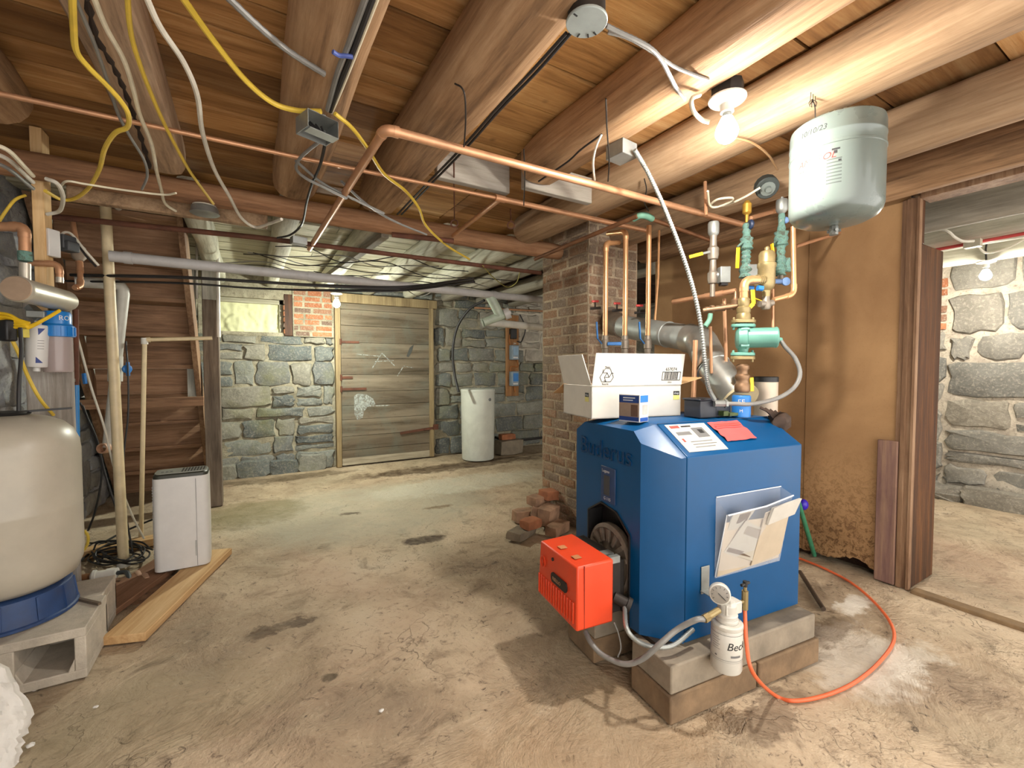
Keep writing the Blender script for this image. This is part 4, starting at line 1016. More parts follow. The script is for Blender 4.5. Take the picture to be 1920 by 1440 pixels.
# air separator
sx = q(1437, 520, 1.96)
sep = thing('air_separator', 'brass air separator with a domed cap right of the big copper elbow', 'air separator', (sx.x, sx.y, at(560, 1.96)))
def sz(y): return P(1437, y, 1.96).z
mb = MB(); mb.lathe([(.016, sz(556)), (.018, sz(545)), (.03, sz(540)), (.035, sz(533)), (.035, sz(503)), (.038, sz(501)), (.038, sz(495)), (.033, sz(493)), (.033, sz(478)), (.026, sz(472)), (.01, sz(470)), (.01, sz(465)), (.006, sz(463))], (sx.x, sx.y, 0), n=26); mb.build('brass_body', BRASS, sep)
mb = MB(); mb.tube([q(1421, 525), sx*1.0+V((0, 0, sz(524)-sx.z))], .021, 12)
for k in range(4): mb.cyl(q(1419+k*4, 525.2, 1.945), q(1421+k*4, 525.2, 1.946), .024-.001*k, 14)
mb.build('threaded_inlet', BRASS, sep)
mb = MB(); mb.lathe([(.014, sz(580)), (.02, sz(576)), (.02, sz(565)), (.015, sz(562)), (.015, sz(556)), (.012, sz(552))], (sx.x, sx.y, 0), n=18); mb.cyl(P(1424, 570, 1.95), P(1448, 568, 1.97), .014, 12); bvv = mb.build('drain_body', plain('dull_bronze', '8f8578', .5, .5, .15, .2), sep)
mb = MB(); mb.beam(P(1411, 543, 1.93), P(1413, 570, 1.92), .018, .005, FD); mb.beam(P(1413, 569, 1.92), P(1404, 578, 1.92), .018, .005, FD); mb.beam(P(1411, 558, 1.93), P(1428, 564, 1.95), .006, .004, Z); mb.build('yellow_lever', YHAND, sep, bevel=.002)
mb = MB(); mb.cyl(P(1420, 540, 1.93), P(1430, 541, 1.93), .012, 10); mb.cyl(P(1402, 540, 1.95), P(1412, 540, 1.95), .01, 10); mb.build('blue_knob', BLUELT, sep)
# copper drop right of the tank
mb = MB(); mb.pipe([P(1487, 425, 2.0), P(1489, 552, 2.0), P(1450, 562, 1.97)], .0105, .03, 12, 1.2); tag(mb.build('copper_pipe', COPPERN), 'bright copper pipe dropping from the expansion tank to the air separator', 'pipe')

# zone columns
def column(label, px, Zd, spec, tops, name='zone_valve'):
    c = P(px, 480, Zd); t = thing(name, label, 'valve', (c.x, c.y, P(px, spec[0][0], Zd).z))
    for part, m, rows in tops:
        mb = MB(); mb.lathe([(r*1.15, P(px, y, Zd).z) for y, r in rows], (c.x, c.y, 0), n=18); mb.build(part, m, t)
    return t
def jag(y0, y1, a, b, n=7): return [(y0+(y1-y0)*i/n, a if i % 2 else b) for i in range(n+1)]
zA = column('zone valve column at the left with a sideways yellow lever and grey actuator', 1337, 2.1, [(556,)], [
    ('brass_body', plain('dull_bronze', '8f8578'), [(556, .010), (532, .010), (531, .017), (524, .021), (512, .021), (508, .014), (488, .012), (486, .019), (478, .022), (466, .022), (462, .014), (448, .013), (442, .015)]),
    ('air_vent_cap', STEEL, [(446, .008), (440, .02), (436, .022), (420, .022), (417, .019), (416, .006)])])
mb = MB(); mb.beam(P(1292, 482, 2.08), P(1318, 475, 2.08), .006, .016); mb.build('yellow_lever', YHAND, zA, bevel=.002)
mb = MB(); mb.beam(P(1318, 475, 2.08), P(1336, 471, 2.09), .005, .01); mb.build('lever_stem', STEEL, zA)
mb = MB(); mb.obox(P(1357, 516, 2.08), (.048, .04, .075), Matrix.Rotation(-YAW, 3, 'Z')); mb.cyl(P(1340, 516, 2.1), P(1350, 516, 2.09), .016, 12); ac = mb.build('actuator', STEEL, zA, bevel=.003)
mb = MB(); mb.obox(P(1356, 533, 2.08), (.03, .03, .014), Matrix.Rotation(-YAW, 3, 'Z')); mb.build('terminal_strip', BLACK, ac)
zB = column('corroded middle zone column with a yellow brass cap and hanging yellow lever', 1399, 2.1, [(522,)], [
    ('corroded_body', VERD, jag(520, 500, .021, .027, 3)+jag(498, 470, .014, .019, 7)+jag(467, 448, .021, .026, 4)+jag(445, 420, .013, .017, 5)),
    ('air_vent_cap', plain('yellow_brass', 'bb923d', .4, .6), [(418, .007), (404, .007), (402, .013), (400, .017), (384, .017), (382, .013), (378, .009)])])
mb = MB(); mb.beam(P(1384, 464, 2.06), P(1382, 503, 2.06), .017, .006, FD); lv = mb.build('yellow_lever', YHAND, zB, bevel=.002)
mb = MB(); mb.beam(P(1383, 462, 2.065), P(1395, 452, 2.08), .008, .005, FD); mb.build('lever_stem', VERD, zB)
mb = MB(); mb.obox(P(1408, 509, 2.1), (.05, .045, .06), Matrix.Rotation(-YAW, 3, 'Z')); mb.build('actuator', STEEL, zB, bevel=.003)
mb = MB(); mb.lathe([(.02, -.008), (.024, 0), (.02, .008)], P(1407, 421, 2.08), RT, 12); mb.build('blue_handwheel', plain('dark_blue_handle', '1f2f4d', .5), zB)
zC = column('corroded right zone column with a silver cap behind the grey expansion tank', 1464, 2.1, [(533,)], [
    ('corroded_body', VERD, jag(516, 486, .016, .022, 7)+jag(484, 462, .014, .018, 4)+jag(460, 436, .022, .027, 4)+[(434, .014), (428, .016), (420, .011), (408, .013), (402, .011)]),
    ('lower_nipple', plain('dull_bronze', '8f8578'), [(533, .011), (514, .011)]),
    ('air_vent_cap', STEEL, [(402, .009), (398, .018), (395, .022), (379, .022), (376, .02), (375, .006), (371, .006)])])
mb = MB(); mb.beam(P(1447, 457, 2.06), P(1451, 483, 2.06), .006, .02, FD); mb.build('yellow_lever', YHAND, zC, bevel=.002)
mb = MB(); mb.beam(P(1452, 455, 2.07), P(1460, 445, 2.09), .008, .005, FD); mb.build('lever_stem', VERD, zC)
mb = MB(); mb.lathe(jag(0, 1, .012, .016, 1)[:0] + [(.010, -.03), (.016, -.02), (.012, 0), (.017, .012), (.012, .03)], P(1476, 496, 2.1), Z, 12); mb.cyl(P(1466, 505, 2.1), P(1482, 506, 2.1), .011, 10); mb.build('drain_cock', VERD, zC)
mb = MB(); mb.lathe([(.012, -.008), (.019, -.004), (.019, .006), (.012, .01)], P(1473, 528, 2.03), -FD, 14); mb.cyl(P(1450, 527, 2.0), P(1470, 528, 2.05), .011, 10); mb.build('blue_handwheel', plain('dusty_blue', '6f8fc0', .5), zC)
mb = MB(); mb.lathe([(.012, -.008), (.016, 0), (.012, .01)], P(1473, 413, 2.1), RT, 12); mb.build('blue_knob', plain('dusty_blue', '6f8fc0', .5), zC)

# pipework behind
def cpipe(label, pts, r, m=COPPER, bend=.03, sock=1.22, name='copper_pipe', group=None):
    mb = MB(); mb.pipe(pts, r, bend, 12, sock); return tag(mb.build(name, m), label, 'pipe', group)
cpipe('copper pipe running left from the zone valves below the grey actuator', [P(1262, 566, 2.35), P(1337, 553, 2.12), P(1380, 545, 2.05)], .012)
cpipe('thin copper pipe running to the wall behind the silver cap', [P(1407, 409, 2.12), P(1452, 396, 2.35), P(1480, 390, 2.5)], .011)
cpipe('copper pipe with corroded end on the fibreboard wall below the tank', [P(1492, 462, 2.35), P(1560, 441, 2.62), P(1592, 430, 2.7)], .009)
mb = MB()
for k in range(7): mb.cyl(P(1322+k*10, 581-k*1.3, 2.0), P(1328+k*10, 580.2-k*1.3, 2.0), .013+.004*(k % 2), 12)
mb.cyl(P(1318, 582, 2.0), P(1392, 572, 1.96), .010, 10); mb.lathe([(.014, -.02), (.018, 0), (.008, .012), (.006, .04)], P(1379, 563, 1.97), Z, 12)
fit = mb.build('fill_valve', plain('dark_brass', '93755a')); tag(fit, 'row of small brass fittings feeding the riser from the left', 'pipe fitting')
mb = MB(); mb.tube(cat([P(1332, 588, 2.0), P(1330, 600, 2.0), P(1322, 612, 2.0)], 4), .011, 10); tag(mb.build('corroded_elbow', plain('bright_verdigris', '6fa08a', .7, .2, .2, .2)), 'bright green corroded elbow above the silver flue', 'pipe fitting')
cpipe('copper pipe dropping behind the silver flue elbow', [P(1332, 612, 2.08), P(1334, 700, 2.1)], .007, bend=.01, sock=None)
cpipe('copper pipe with a soldered coupling behind the green pump', [P(1358, 560, 2.12), P(1361, 660, 2.12), P(1360, 760, 2.12)], .008, bend=.01, sock=None)
cpipe('twin riser leftmost above the zone valves, going up into the joists', [P(1322, 341, 2.16), P(1324, 404, 2.12)], .008, bend=.01, sock=None)
cpipe('thin copper pipe hanging down right of the pump', [P(1449, 542, 2.0), P(1449, 640, 2.0)], .006, bend=.01, sock=None)
cpipe('short copper stub left of the flue, dropping behind the carton flap', [P(1304, 638, 2.2), P(1302, 705, 2.2), P(1300, 748, 2.2)], .012, bend=.01, sock=None)

# copper risers in front of the chimney with blue-levered ball valves
RG = 'copper risers before the chimney'
def riser_(label, px, Zd, ytop, tz=None, to=None):
    c = P(px, 600, Zd); t = thing('copper_riser', label, 'pipe', (c.x, c.y, .75), group=RG)
    zt = P(px, ytop, Zd).z
    pts = [V((c.x, c.y, .75)), V((c.x, c.y, zt))] + ([to] if to else [])
    mb = MB(); mb.pipe(pts, .0145, .03, 14, 1.2); mb.build('pipe', COPPERN, t); return t, c
r1, c1 = riser_('left copper riser with a blue lever on its left side', 1135, 2.6, 458, to=P(1160, 455, 2.72))
r2, c2 = riser_('middle copper riser with a level blue lever at its valve', 1172, 2.6, 436, to=P(1140, 438, 2.75))
r3, c3 = riser_('right copper riser beside the grey flue pipe', 1215, 2.6, 425)
for t, c, kind in ((r1, c1, 0), (r2, c2, 1), (r3, c3, 0)):
    z0 = P(1170, 645, 2.6).z
    mb = MB(); mb.lathe([(.017, z0-.055), (.019, z0-.05), (.019, z0-.03), (.023, z0-.025), (.023, z0+.02), (.019, z0+.025), (.019, z0+.045), (.016, z0+.05)], (c.x, c.y, 0), n=16); mb.build('valve_body', plain('dull_bronze', '8f8578'), t)
    mb = MB(); o = V((c.x, c.y, z0))
    if kind == 0: mb.beam(o-RT*.045+Z*.03, o-RT*.052+Z*.13, .022, .008, RT); mb.beam(o-RT*.02, o-RT*.045+Z*.032, .02, .005, Z)
    else: mb.beam(o-RT*.03-FD*.04, o-RT*.11-FD*.03, .01, .02)
    mb.build('blue_lever', BLUELT, t, bevel=.003)
mb = MB(); mb.tube([P(1236, 432, 2.7), P(1234, 520, 2.7), P(1228, 600, 2.7)], .0065, 8); tag(mb.build('copper_tube', COPPERN), 'thin copper tube right of the copper risers', 'pipe')
for x, y, lab in ((1116, 565, 'red tap handle leftmost before the chimney bricks'), (1157, 569, 'red tap handle between the two left copper risers'), (1199, 573, 'red tap handle beside the right copper riser')):
    o = P(x, y, 2.75); t = thing('drain_tap', lab, 'tap', o+V((0, 0, -.05)), group='red drain taps by the chimney')
    mb = MB(); mb.beam(o-RT*.022, o+RT*.022, .012, .014); mb.build('red_handle', RED, t, bevel=.003)
    mb = MB(); mb.cyl(o, o-Z*.04, .005, 8); mb.cyl(o-Z*.045-RT*.03, o-Z*.04+RT*.035, .008, 8); mb.build('tap_body', DARKIRON, t)

# flue
fa = V((2.5, 2.46, P(1160, 612, 3.3).z)); fb = P(1312, 640, 2.38); fc_ = P(1388, 750, 2.03)
fl_ = thing('flue_pipe', 'galvanised flue pipe from the boiler top up and across to the chimney', 'flue', (fc_.x, fc_.y, .98))
fa = P(1168, 612, 3.0); fa2 = P(1290, 634, 2.46)
mb = MB(); mb.tube([fa, fa.lerp(fa2, .5), fa.lerp(fa2, .72), fa.lerp(fa2, .725), fa.lerp(fa2, .74), fa.lerp(fa2, .745), fa2], [.073, .073, .073, .077, .077, .073, .073], 30); mb.build('horizontal_pipe', plain('dull_galvanised', 'a6aba7', .5, .3, .14, .2, 9), fl_)
k1 = P(1320, 653, 2.3); k2 = P(1337, 690, 2.2)
mb = MB(); mb.tube(cat([fa2, fb, k1, k2], 4), .081, 30); mb.build('elbow', DUCT, fl_)
mb = MB(); mb.tube([k2, k2.lerp(fc_, .02), k2.lerp(fc_, .03), fc_], [.085, .085, .081, .078], 30); mb.build('silver_pipe', DUCT, fl_)
mb = MB(); mb.tube([fc_.lerp(k2, .04), fc_.lerp(k2, -.01)], .087, 30); mb.build('collar', plain('cream_collar', 'cdbf9a', .5, .3), fl_)
fe = P(1152, 606, 3.12)
mb = MB(); mb.tube([V((2.30, 2.47, fe.z+.03)), fe, fa+(fa2-fa)*.02], [.082, .082, .079], 30); mb.lathe([(.10, -.012), (.105, 0), (.084, .01)], V((2.30, 2.445, fe.z+.03)), (0, -1, 0), 30); mb.build('black_elbow', CAST, fl_)

# control box and bits on the boiler top
mb = MB(); o = P(1318, 762, 1.93)
ct_ = thing('aquastat_control', 'black plastic control unit lying on the boiler top beside the carton', 'control box', (o.x, o.y, .987))
bl = BX3
mb.obox(V((o.x-.02, o.y, 1.025)), (.095, .09, .075), bl); mb.obox(V((o.x+.075, o.y-.01, 1.02)), (.09, .08, .066), bl); mb.obox(V((o.x-.02, o.y, 1.066)), (.11, .1, .008), bl); mb.build('housing', plain('dark_navy_plastic', '23262e', .45, 0, .1, .1), ct_, bevel=.005)
mb = MB(); mb.obox(V((o.x+.10, o.y-.07, 1.0)), (.06, .03, .012), bl); mb.obox(V((o.x+.055, o.y-.06, 1.005)), (.03, .03, .02), bl); mb.build('terminal', plain('green_board', '4d5a2a', .6), ct_)
o = P(1352, 757, 1.88)
mb = MB(); mb.cyl(o-RT*.03, o+RT*.015, .015, 8); mb.cyl(o+RT*.015, o+RT*.025, .019, 6); mb.build('conduit_connector', STEEL, ct_)
wc = P(1436, 735, 2.25)
cn = thing('white_canister', 'white cylinder with a dark cap standing behind the boiler', 'canister', (wc.x, wc.y, .98))
mb = MB(); mb.lathe([(.05, .70), (.054, .705), (.054, P(1436, 716, 2.25).z), (.05, P(1436, 715, 2.25).z)], (wc.x, wc.y, 0), n=28); mb.build('body', plain('beige_canister', 'c6b6a2', .5, 0, .05), cn)
mb = MB(); mb.lathe([(.05, P(1436, 716, 2.25).z), (.056, P(1436, 715.5, 2.25).z), (.056, P(1436, 707, 2.25).z), (.052, P(1436, 706, 2.25).z)], (wc.x, wc.y, 0), n=28); mb.build('cap', BLACK, cn)
mb = MB(); mb.beam(P(1409, 708, 1.95), P(1410, 734, 1.95), .018, .005, FD); o = mb.build('yellow_lever', YHAND, riser, bevel=.002)
rc = BW(.60, .10, .945)
mb = MB(); mb.ball(P(1462, 790, 1.93), .045, (1.1, 1, .9), 12, .35, 3)
for k in range(5): mb.tube(cat([P(1425+k*9, 764+k*2, 1.93), P(1440+k*8, 772+k*4, 1.92), P(1455+k*5, 790+k*3, 1.92)], 5), .006, 6)
tag(mb.build('vent_damper', plain('rusty_dark', '4a3a30', .7, .3, .3, .3)), 'dark rusty lump of fittings at the back right corner of the boiler top', 'pipe fitting')

# ------------------------------------------------------------------ expansion tank
E = P(1566, 335, 1.56); er = .139
zt_, zb_ = P(1566, 222, 1.56).z, P(1566, 432, 1.56).z
et = thing('expansion_tank', 'grey expansion tank hanging under the log joist at the upper right', 'tank', (E.x, E.y, zb_-.03))
def ez(y): return P(1566, y, 1.56).z
hb = ez(244); lo_ = ez(398)
mb = MB(); pr = [(.012, lo_-.046), (.06, lo_-.043), (.10, lo_-.035), (.124, lo_-.022), (.135, lo_-.006), (er, lo_+.01), (er, hb-.10), (er+.0022, hb-.098), (er+.0022, hb-.092), (er, hb-.09), (er, hb-.058), (er+.0015, hb-.056), (er+.0015, hb-.052), (er, hb-.05), (er, hb-.012), (.136, hb+.002), (.126, hb+.010), (.07, hb+.018), (.02, hb+.021)]
mb.lathe(pr, (E.x, E.y, 0), n=56); tk = mb.build('shell', EXPG, et)
a0 = facing((E.x, E.y))
def wtext(s, size, m, da, z, shear=0, nm='printed_word'): return ctext(s, size, nm, m, tk, (E.x, E.y, 0), er, a0+da, z, 'LEFT', shear, .0004)
wtext('10/10/23', .024, INK, -.80, hb-.047, .2, 'handwritten_date')
wtext('AMTROL', .03, plain('logo_red', 'ae2118', .6), -.85, hb-.148, .3)
for k in range(3): wtext('THERM-X-TROL'[:8+k], .007, INK if k == 0 else INKG, -.85, hb-.165-.009*k)
def wbar(m, da, w, z, h, nm='printed_field'):
    mb = MB(); n = 5
    for i in range(n):
        qq = [a0+da+w*i/n, a0+da+w*(i+1)/n]; mb.poly([(E.x+(er+.0006)*cos(a), E.y+(er+.0006)*sin(a), zz) for a, zz in ((qq[0], z), (qq[1], z), (qq[1], z+h), (qq[0], z+h))])
    mb.build(nm, m, tk)
LG = plain('faded_print', '464d4a', .6)
for k in range(8): wbar(LG, -.85, .30, hb-.20-.006*k, .0025, 'printed_line')
for k in range(8): wbar(LG, -.18, .3, hb-.155-.011*k, .004, 'printed_line')
wbar(INK, -.08, .16, hb-.125, .006); wbar(INK, -.04, .07, hb-.136, .01); wbar(INK, .05, .06, hb-.163, .006); wbar(LG, -.3, .04, hb-.21, .08)
mb = MB(); mb.lathe([(.008, lo_-.08), (.014, lo_-.078), (.014, lo_-.05), (.01, lo_-.044)], (E.x, E.y, 0), n=8)
for k in range(6): mb.cyl((E.x+.012*cos(k), E.y+.012*sin(k), lo_-.064), (E.x+.02*cos(k), E.y+.02*sin(k), lo_-.064), .006, 6)
mb.build('air_valve', STEEL, et)
mb = MB(); mb.cyl((E.x, E.y, hb+.02), (E.x, E.y, hb+.06), .013, 12); mb.build('brass_stub', BRASS, et)
mb = MB(); mb.tube(cat([(E.x-.05, E.y+.02, hb+.02), P(1530, 225, 1.50), P(1528, 200, 1.49), P(1523, 185, 1.49)], 5), .0018, 6)
for k in range(7): mb.tube(cat([P(1523, 186, 1.485), P(1517+k*2.4, 192+(k % 3)*4, 1.475), P(1519+k*1.8, 200-(k % 2)*30, 1.475)], 4), .001, 5)
mb.build('hanging_wire', DARKIRON, et)
mb = MB(); mb.obox((E.x+.075, E.y-.06, hb+.012), (.05, .02, .012), Matrix.Rotation(.6, 3, 'Z')); mb.build('blue_tape', plain('blue_tape', '3e5f9e', .5), et)

# ------------------------------------------------------------------ overhead pipes
cpipe('long thin copper pipe crossing the whole ceiling from the left edge', [PH(-60, 163, 2.05), PH(640, 312, 2.05), PH(935, 372, 2.05)], .0085, sock=None)
c_ = PH(935, 372, 2.05)
mb = MB(); mb.pipe([c_-V((.01, 0, 0)), PH(1215, 433, 2.05)], .0135, .02, 12); mb.cyl(c_-V((.02, 0, 0)), c_+V((.035, 0, 0)), .017, 12)
mb.pipe([c_+V((.01, 0, 0)), c_+V((.05, .70, 0))], .0125, .02, 12); tag(mb.build('copper_pipe', COPPER), 'copper pipe with a tee, continuing the thin ceiling pipe towards the chimney', 'pipe')
e_ = PH(722, 242, 2.0)
cpipe('thick copper pipe turning a corner under the joists and running to the zone valves', [PH(580, 467, 2.0), e_, PH(1400, 423, 2.0)], .0155, bend=.03, sock=1.22)
cpipe('brown iron pipe running behind the girder from the stairs to the chimney', [PH(88, 405, 2.0), PH(480, 445, 2.0), PH(1014, 512, 1.985)], .016, m=IRON, sock=None)
cpipe('rusty pipe above the plank door close to the girder', [PH(735, 440, 2.02), PH(850, 452, 2.02)], .016, m=IRON, sock=None)
cpipe('old brown copper pipe rising past the chimney top with a green corroded bend', [PH(1003, 486, 1.93), PH(1195, 405, 1.98)], .012, m=plain('tarnished_copper', '7a5236', .5, .5, .2, .3), sock=None)
mb = MB(); mb.tube(cat([PH(1188, 410, 1.98), PH(1200, 404, 1.985), PH(1212, 405, 1.985), PH(1222, 410, 1.985)], 5), .017, 12); tag(mb.build('corroded_bend', plain('bright_verdigris', '6fa08a')), 'green corroded pipe bend at the chimney top', 'pipe fitting')
cpipe('tarnished pipe going right from the green corroded bend', [PH(1222, 411, 1.985), PH(1335, 452, 1.95)], .011, m=plain('tarnished_copper', '7a5236'), sock=None)
# grey drain and its white branch
mb = MB(); a, b = PH(205, 480, 1.85), PH(1030, 564, 1.85); mb.cyl(a, b, .032, 20)
for t_ in (.02, .33, .80): mb.cyl(a.lerp(b, t_), a.lerp(b, t_+.012), .036, 20)
tag(mb.build('drain_pipe', PVCG), 'long grey plastic drain pipe crossing before the back of the cellar', 'pipe')
mb = MB(); br = PVC
j0 = P(919, 556, 3.95); j1 = P(938, 592, 3.98)
wy = thing('drain_branch', 'white plastic branch with a capped stub below the grey drain pipe', 'pipe', P(930, 610, 4.0))
mb.cyl(j0, j1, .042, 16); mb.cyl(P(906, 605, 3.95), P(950, 588, 4.0), .036, 16); mb.cyl(P(906, 605, 3.95), P(903, 606, 3.95), .04, 16); mb.build('wye', plain('greenish_pvc', 'b9c6b4', .45), wy)
mb = MB(); mb.cyl(P(946, 590, 3.98), P(956, 586, 3.98), .05, 20); mb.cyl(P(955, 586.5, 3.97), P(958, 585, 3.97), .02, 8); mb.build('cleanout_cap', WHITE, wy)
mb = MB(); mb.cyl(P(912, 604, 4.0), P(1030, 615, 4.35), .034, 16); mb.build('white_pipe', PVC, wy)
# bundle of black cables under the drain
BGR = 'black cables strung below the grey drain pipe'
for k in range(4):
    o = V((0, .02*k, .012*(k % 2)-.016*(k//2)))
    pts = [PH(140-10*k, 516+2*k, 1.75)+o, PH(330, 520+2*k, 1.745)+o, PH(480, 528+k*3, 1.74)+o, PH(620, 537+k, 1.74)+o, PH(760, 541-k, 1.77)+o, PH(890, 528-k*3, 1.80)+o]
    mb = MB(); mb.tube(cat(pts, 8), .009 if k < 2 else .006, 8); tag(mb.build('black_cable', KCABLE), 'black cable in the bundle sagging below the grey drain pipe', 'cable', BGR)

# ------------------------------------------------------------------ cables over the ceiling
def cable(label, pts, r, m, catg='cable', name='electrical_cable', group=None, k=7, prof=None, n=8):
    mb = MB(); mb.tube(cat(pts, k), r, n, prof=prof); return tag(mb.build(name, m), label, catg, group)
def H2(pts, z0, z1): return [PH(x, y, z0+(z1-z0)*i/(len(pts)-1)) for i, (x, y) in enumerate(pts)]
cable('yellow cable from the top left corner looping down round the pine stud', H2([(135, -20), (138, 50), (143, 95), (165, 125), (200, 160), (225, 188), (240, 213), (239, 238), (215, 250), (196, 280), (186, 318), (166, 353), (140, 372), (115, 374), (85, 358)], 2.065, 1.96), .0075, YELLOW)
cable('yellow cable along the pale split joist ending above the stairs', H2([(238, -20), (245, 60), (262, 120), (285, 180), (308, 232), (330, 275), (355, 320), (380, 355), (400, 382)], 2.07, 2.0), .006, YELLOW)
cable('long white cable hanging between the split joist and the round joist', H2([(270, -15), (300, 50), (345, 118), (370, 180), (380, 250), (402, 318), (430, 368), (452, 408), (478, 426), (503, 420), (528, 411)], 2.07, 1.95), .0075, WCABLE)
cable('yellow cable swooping into the open junction box from the upper left', H2([(335, -15), (400, 76), (460, 150), (510, 192), (555, 207), (602, 209)], 2.09, 2.055), .0085, YELLOW)
cable('yellow cable leaving the open junction box to the right and back', H2([(628, 213), (660, 240), (690, 280), (720, 326), (760, 358), (785, 390), (800, 425), (840, 462), (880, 486)], 2.05, 2.0), .007, YELLOW)
cable('grey armoured cable slanting down onto the round joist', H2([(420, -12), (480, 45), (540, 95), (608, 139)], 2.07, 2.07), .008, GCABLE, prof=corr)
SG = 'cream cables stapled along the split joist'
cable('cream cable stapled on the middle of the split joist', H2([(172, -15), (198, 50), (232, 112), (250, 168), (262, 215), (284, 270), (293, 318), (303, 358), (310, 382), (333, 398)], 2.075, 2.0), .0065, CREAM, group=SG)
cable('cream cable stapled on the left edge of the split joist', H2([(138, -10), (178, 85), (204, 160), (222, 215), (243, 255), (270, 300), (276, 330), (266, 355)], 2.075, 2.0), .005, GCABLE, group=SG)
cable('thin cream cable along the ledger board left of the round box', H2([(112, 352), (125, 340), (160, 345), (230, 356), (305, 365), (330, 362)], 1.97, 1.98), .0045, CREAM)
cable('white cable curling beside the pine stud below the yellow cable', H2([(86, 335), (108, 345), (118, 370), (112, 395), (88, 402)], 1.96, 1.9), .008, WCABLE)
JG2 = 'dark grey cables down the round joist into the open box'
for k, pts in enumerate(([(688, -10), (655, 80), (632, 140), (614, 206)], [(700, -10), (668, 80), (640, 150), (619, 208)], [(712, -12), (668, 100), (640, 170), (622, 212)])):
    cable(('leftmost dark cable down the round joist into the open box', 'middle dark cable down the round joist into the open box', 'thin right cable down the round joist into the open box')[k], H2(pts, 2.065, 2.06), (.008, .008, .0045)[k], (GCABLE, KCABLE, CREAM)[k], group=JG2)
mb = MB(); mb.tube(cat(H2([(624, 97), (636, 104), (650, 105), (662, 107)], 2.052, 2.052), 4), .006, 8); tag(mb.build('cable_tie', plain('blue_tie', '4a5a9c')), 'blue tie round the cables on the round joist', 'cable tie')
for lab, pts, m in (('grey cable drooping from the open box to the girder', [(600, 265), (578, 282), (560, 300), (556, 318), (575, 335), (610, 352), (650, 372)], GCABLE), ('dark cable below the open box down to the girder', [(610, 268), (600, 310), (585, 345), (575, 380), (566, 420), (545, 440), (520, 446)], KCABLE), ('grey cable running from the round joist end to the back', [(640, 340), (690, 385), (740, 415), (800, 440)], GCABLE), ('second grey cable from the round joist end, ending before the first', [(555, 302), (600, 340), (640, 362), (720, 400)], GCABLE)):
    cable(lab, H2(pts, 2.03, 1.98), .006, m)
K3 = 'dark cables along the right edge of the brown joist'
cable('dark cable along the left side of the brown joist at the ceiling', H2([(955, 20), (900, 95), (850, 160), (790, 245), (735, 325), (705, 400)], 2.2, 2.16), .008, KCABLE, group=K3)
for k in range(2):
    cable(('thin dark cable under the right edge of the brown joist', 'second dark cable under the right edge of the brown joist, nearest the boards')[k], H2([(1062+k*8, 62), (1000+k*8, 130+k*3), (930+k*8, 205), (868+k*8, 275), (800+k*8, 345), (745+k*8, 402)], 2.075, 2.06), .005, KCABLE, group=K3)
cable('grey flexible cable from the round grey box across to the lamp joist', H2([(1137, 48), (1165, 62), (1195, 76), (1222, 92), (1240, 112), (1255, 140), (1268, 165), (1284, 186)], 2.09, 2.085), .006, GCABLE, prof=corr)
cable('pale armoured cable from the round grey box to the lamp holder', H2([(1140, 60), (1180, 72), (1225, 98), (1265, 125), (1300, 140), (1328, 150)], 2.1, 2.09), .005, GCABLE, prof=corr)
cable('short cream cable looping beside the lamp holder', [PH(1312, 178, 2.085), PH(1297, 186, 2.06), PH(1300, 208, 2.03), PH(1315, 224, 2.01), PH(1330, 229, 2.0)], .007, CREAM)
cable('cable sagging right from the lit bulb to the dark round box', [PH(1375, 258, 2.05), PH(1410, 268, 2.05), PH(1440, 290, 2.04), PH(1458, 318, 2.02)], .0045, plain('brown_cord', '8a6a48', .6))
cable('armoured cable hanging from the small steel box to the boiler control', [PH(1190, 281, 2.06), P(1212, 318, 1.80), P(1238, 372, 1.80), P(1262, 430, 1.80), P(1284, 490, 1.80), P(1302, 550, 1.80), P(1315, 615, 1.80), P(1322, 680, 1.80), P(1328, 725, 1.81), P(1340, 750, 1.84)], .0075, STEEL, prof=lambda i: [1.0+.28*(i % 2)]*10, k=26, n=10)
cable('white cable beside the lamp joist looping down to the copper pipe', [PH(1128, 252, 2.09), PH(1118, 275, 2.06), PH(1112, 305, 2.03), PH(1115, 338, 2.02)], .0045, WCABLE)
cable('thin dark cable along the lamp joist to the white cable loop', H2([(1128, 252), (1090, 280), (1062, 305), (1010, 340)], 2.09, 2.09), .004, KCABLE)
cable('white cable coiled below the dark round box over the zone valves', [PH(1425, 352, 2.02), PH(1395, 370, 1.99), PH(1360, 385, 1.98), PH(1333, 386, 1.98), PH(1345, 374, 1.98), PH(1372, 371, 1.98), PH(1370, 378, 1.975), PH(1345, 388, 1.97), PH(1331, 385, 1.97), PH(1327, 358, 2.0)], .005, CREAM)
for lab, pts in (('brown wire hook left of the brown joist, holding the thick pipe', [(853, 157), (866, 165), (872, 185), (873, 230), (870, 275)]), ('brown wire hook on the lamp joist holding the thick pipe', [(1136, 185), (1138, 240), (1142, 300), (1140, 340)]), ('brown wire hook by the tee of the thin pipe', [(982, 280), (984, 330), (982, 385)]), ('rusty hook right of the chimney top holding the thick pipe', [(1208, 335), (1212, 355), (1208, 378), (1216, 396)])):
    cable(lab, H2(pts, 2.09, 2.0), .0028, DARKIRON, 'pipe hanger', 'pipe_hanger', 'wire pipe hangers')
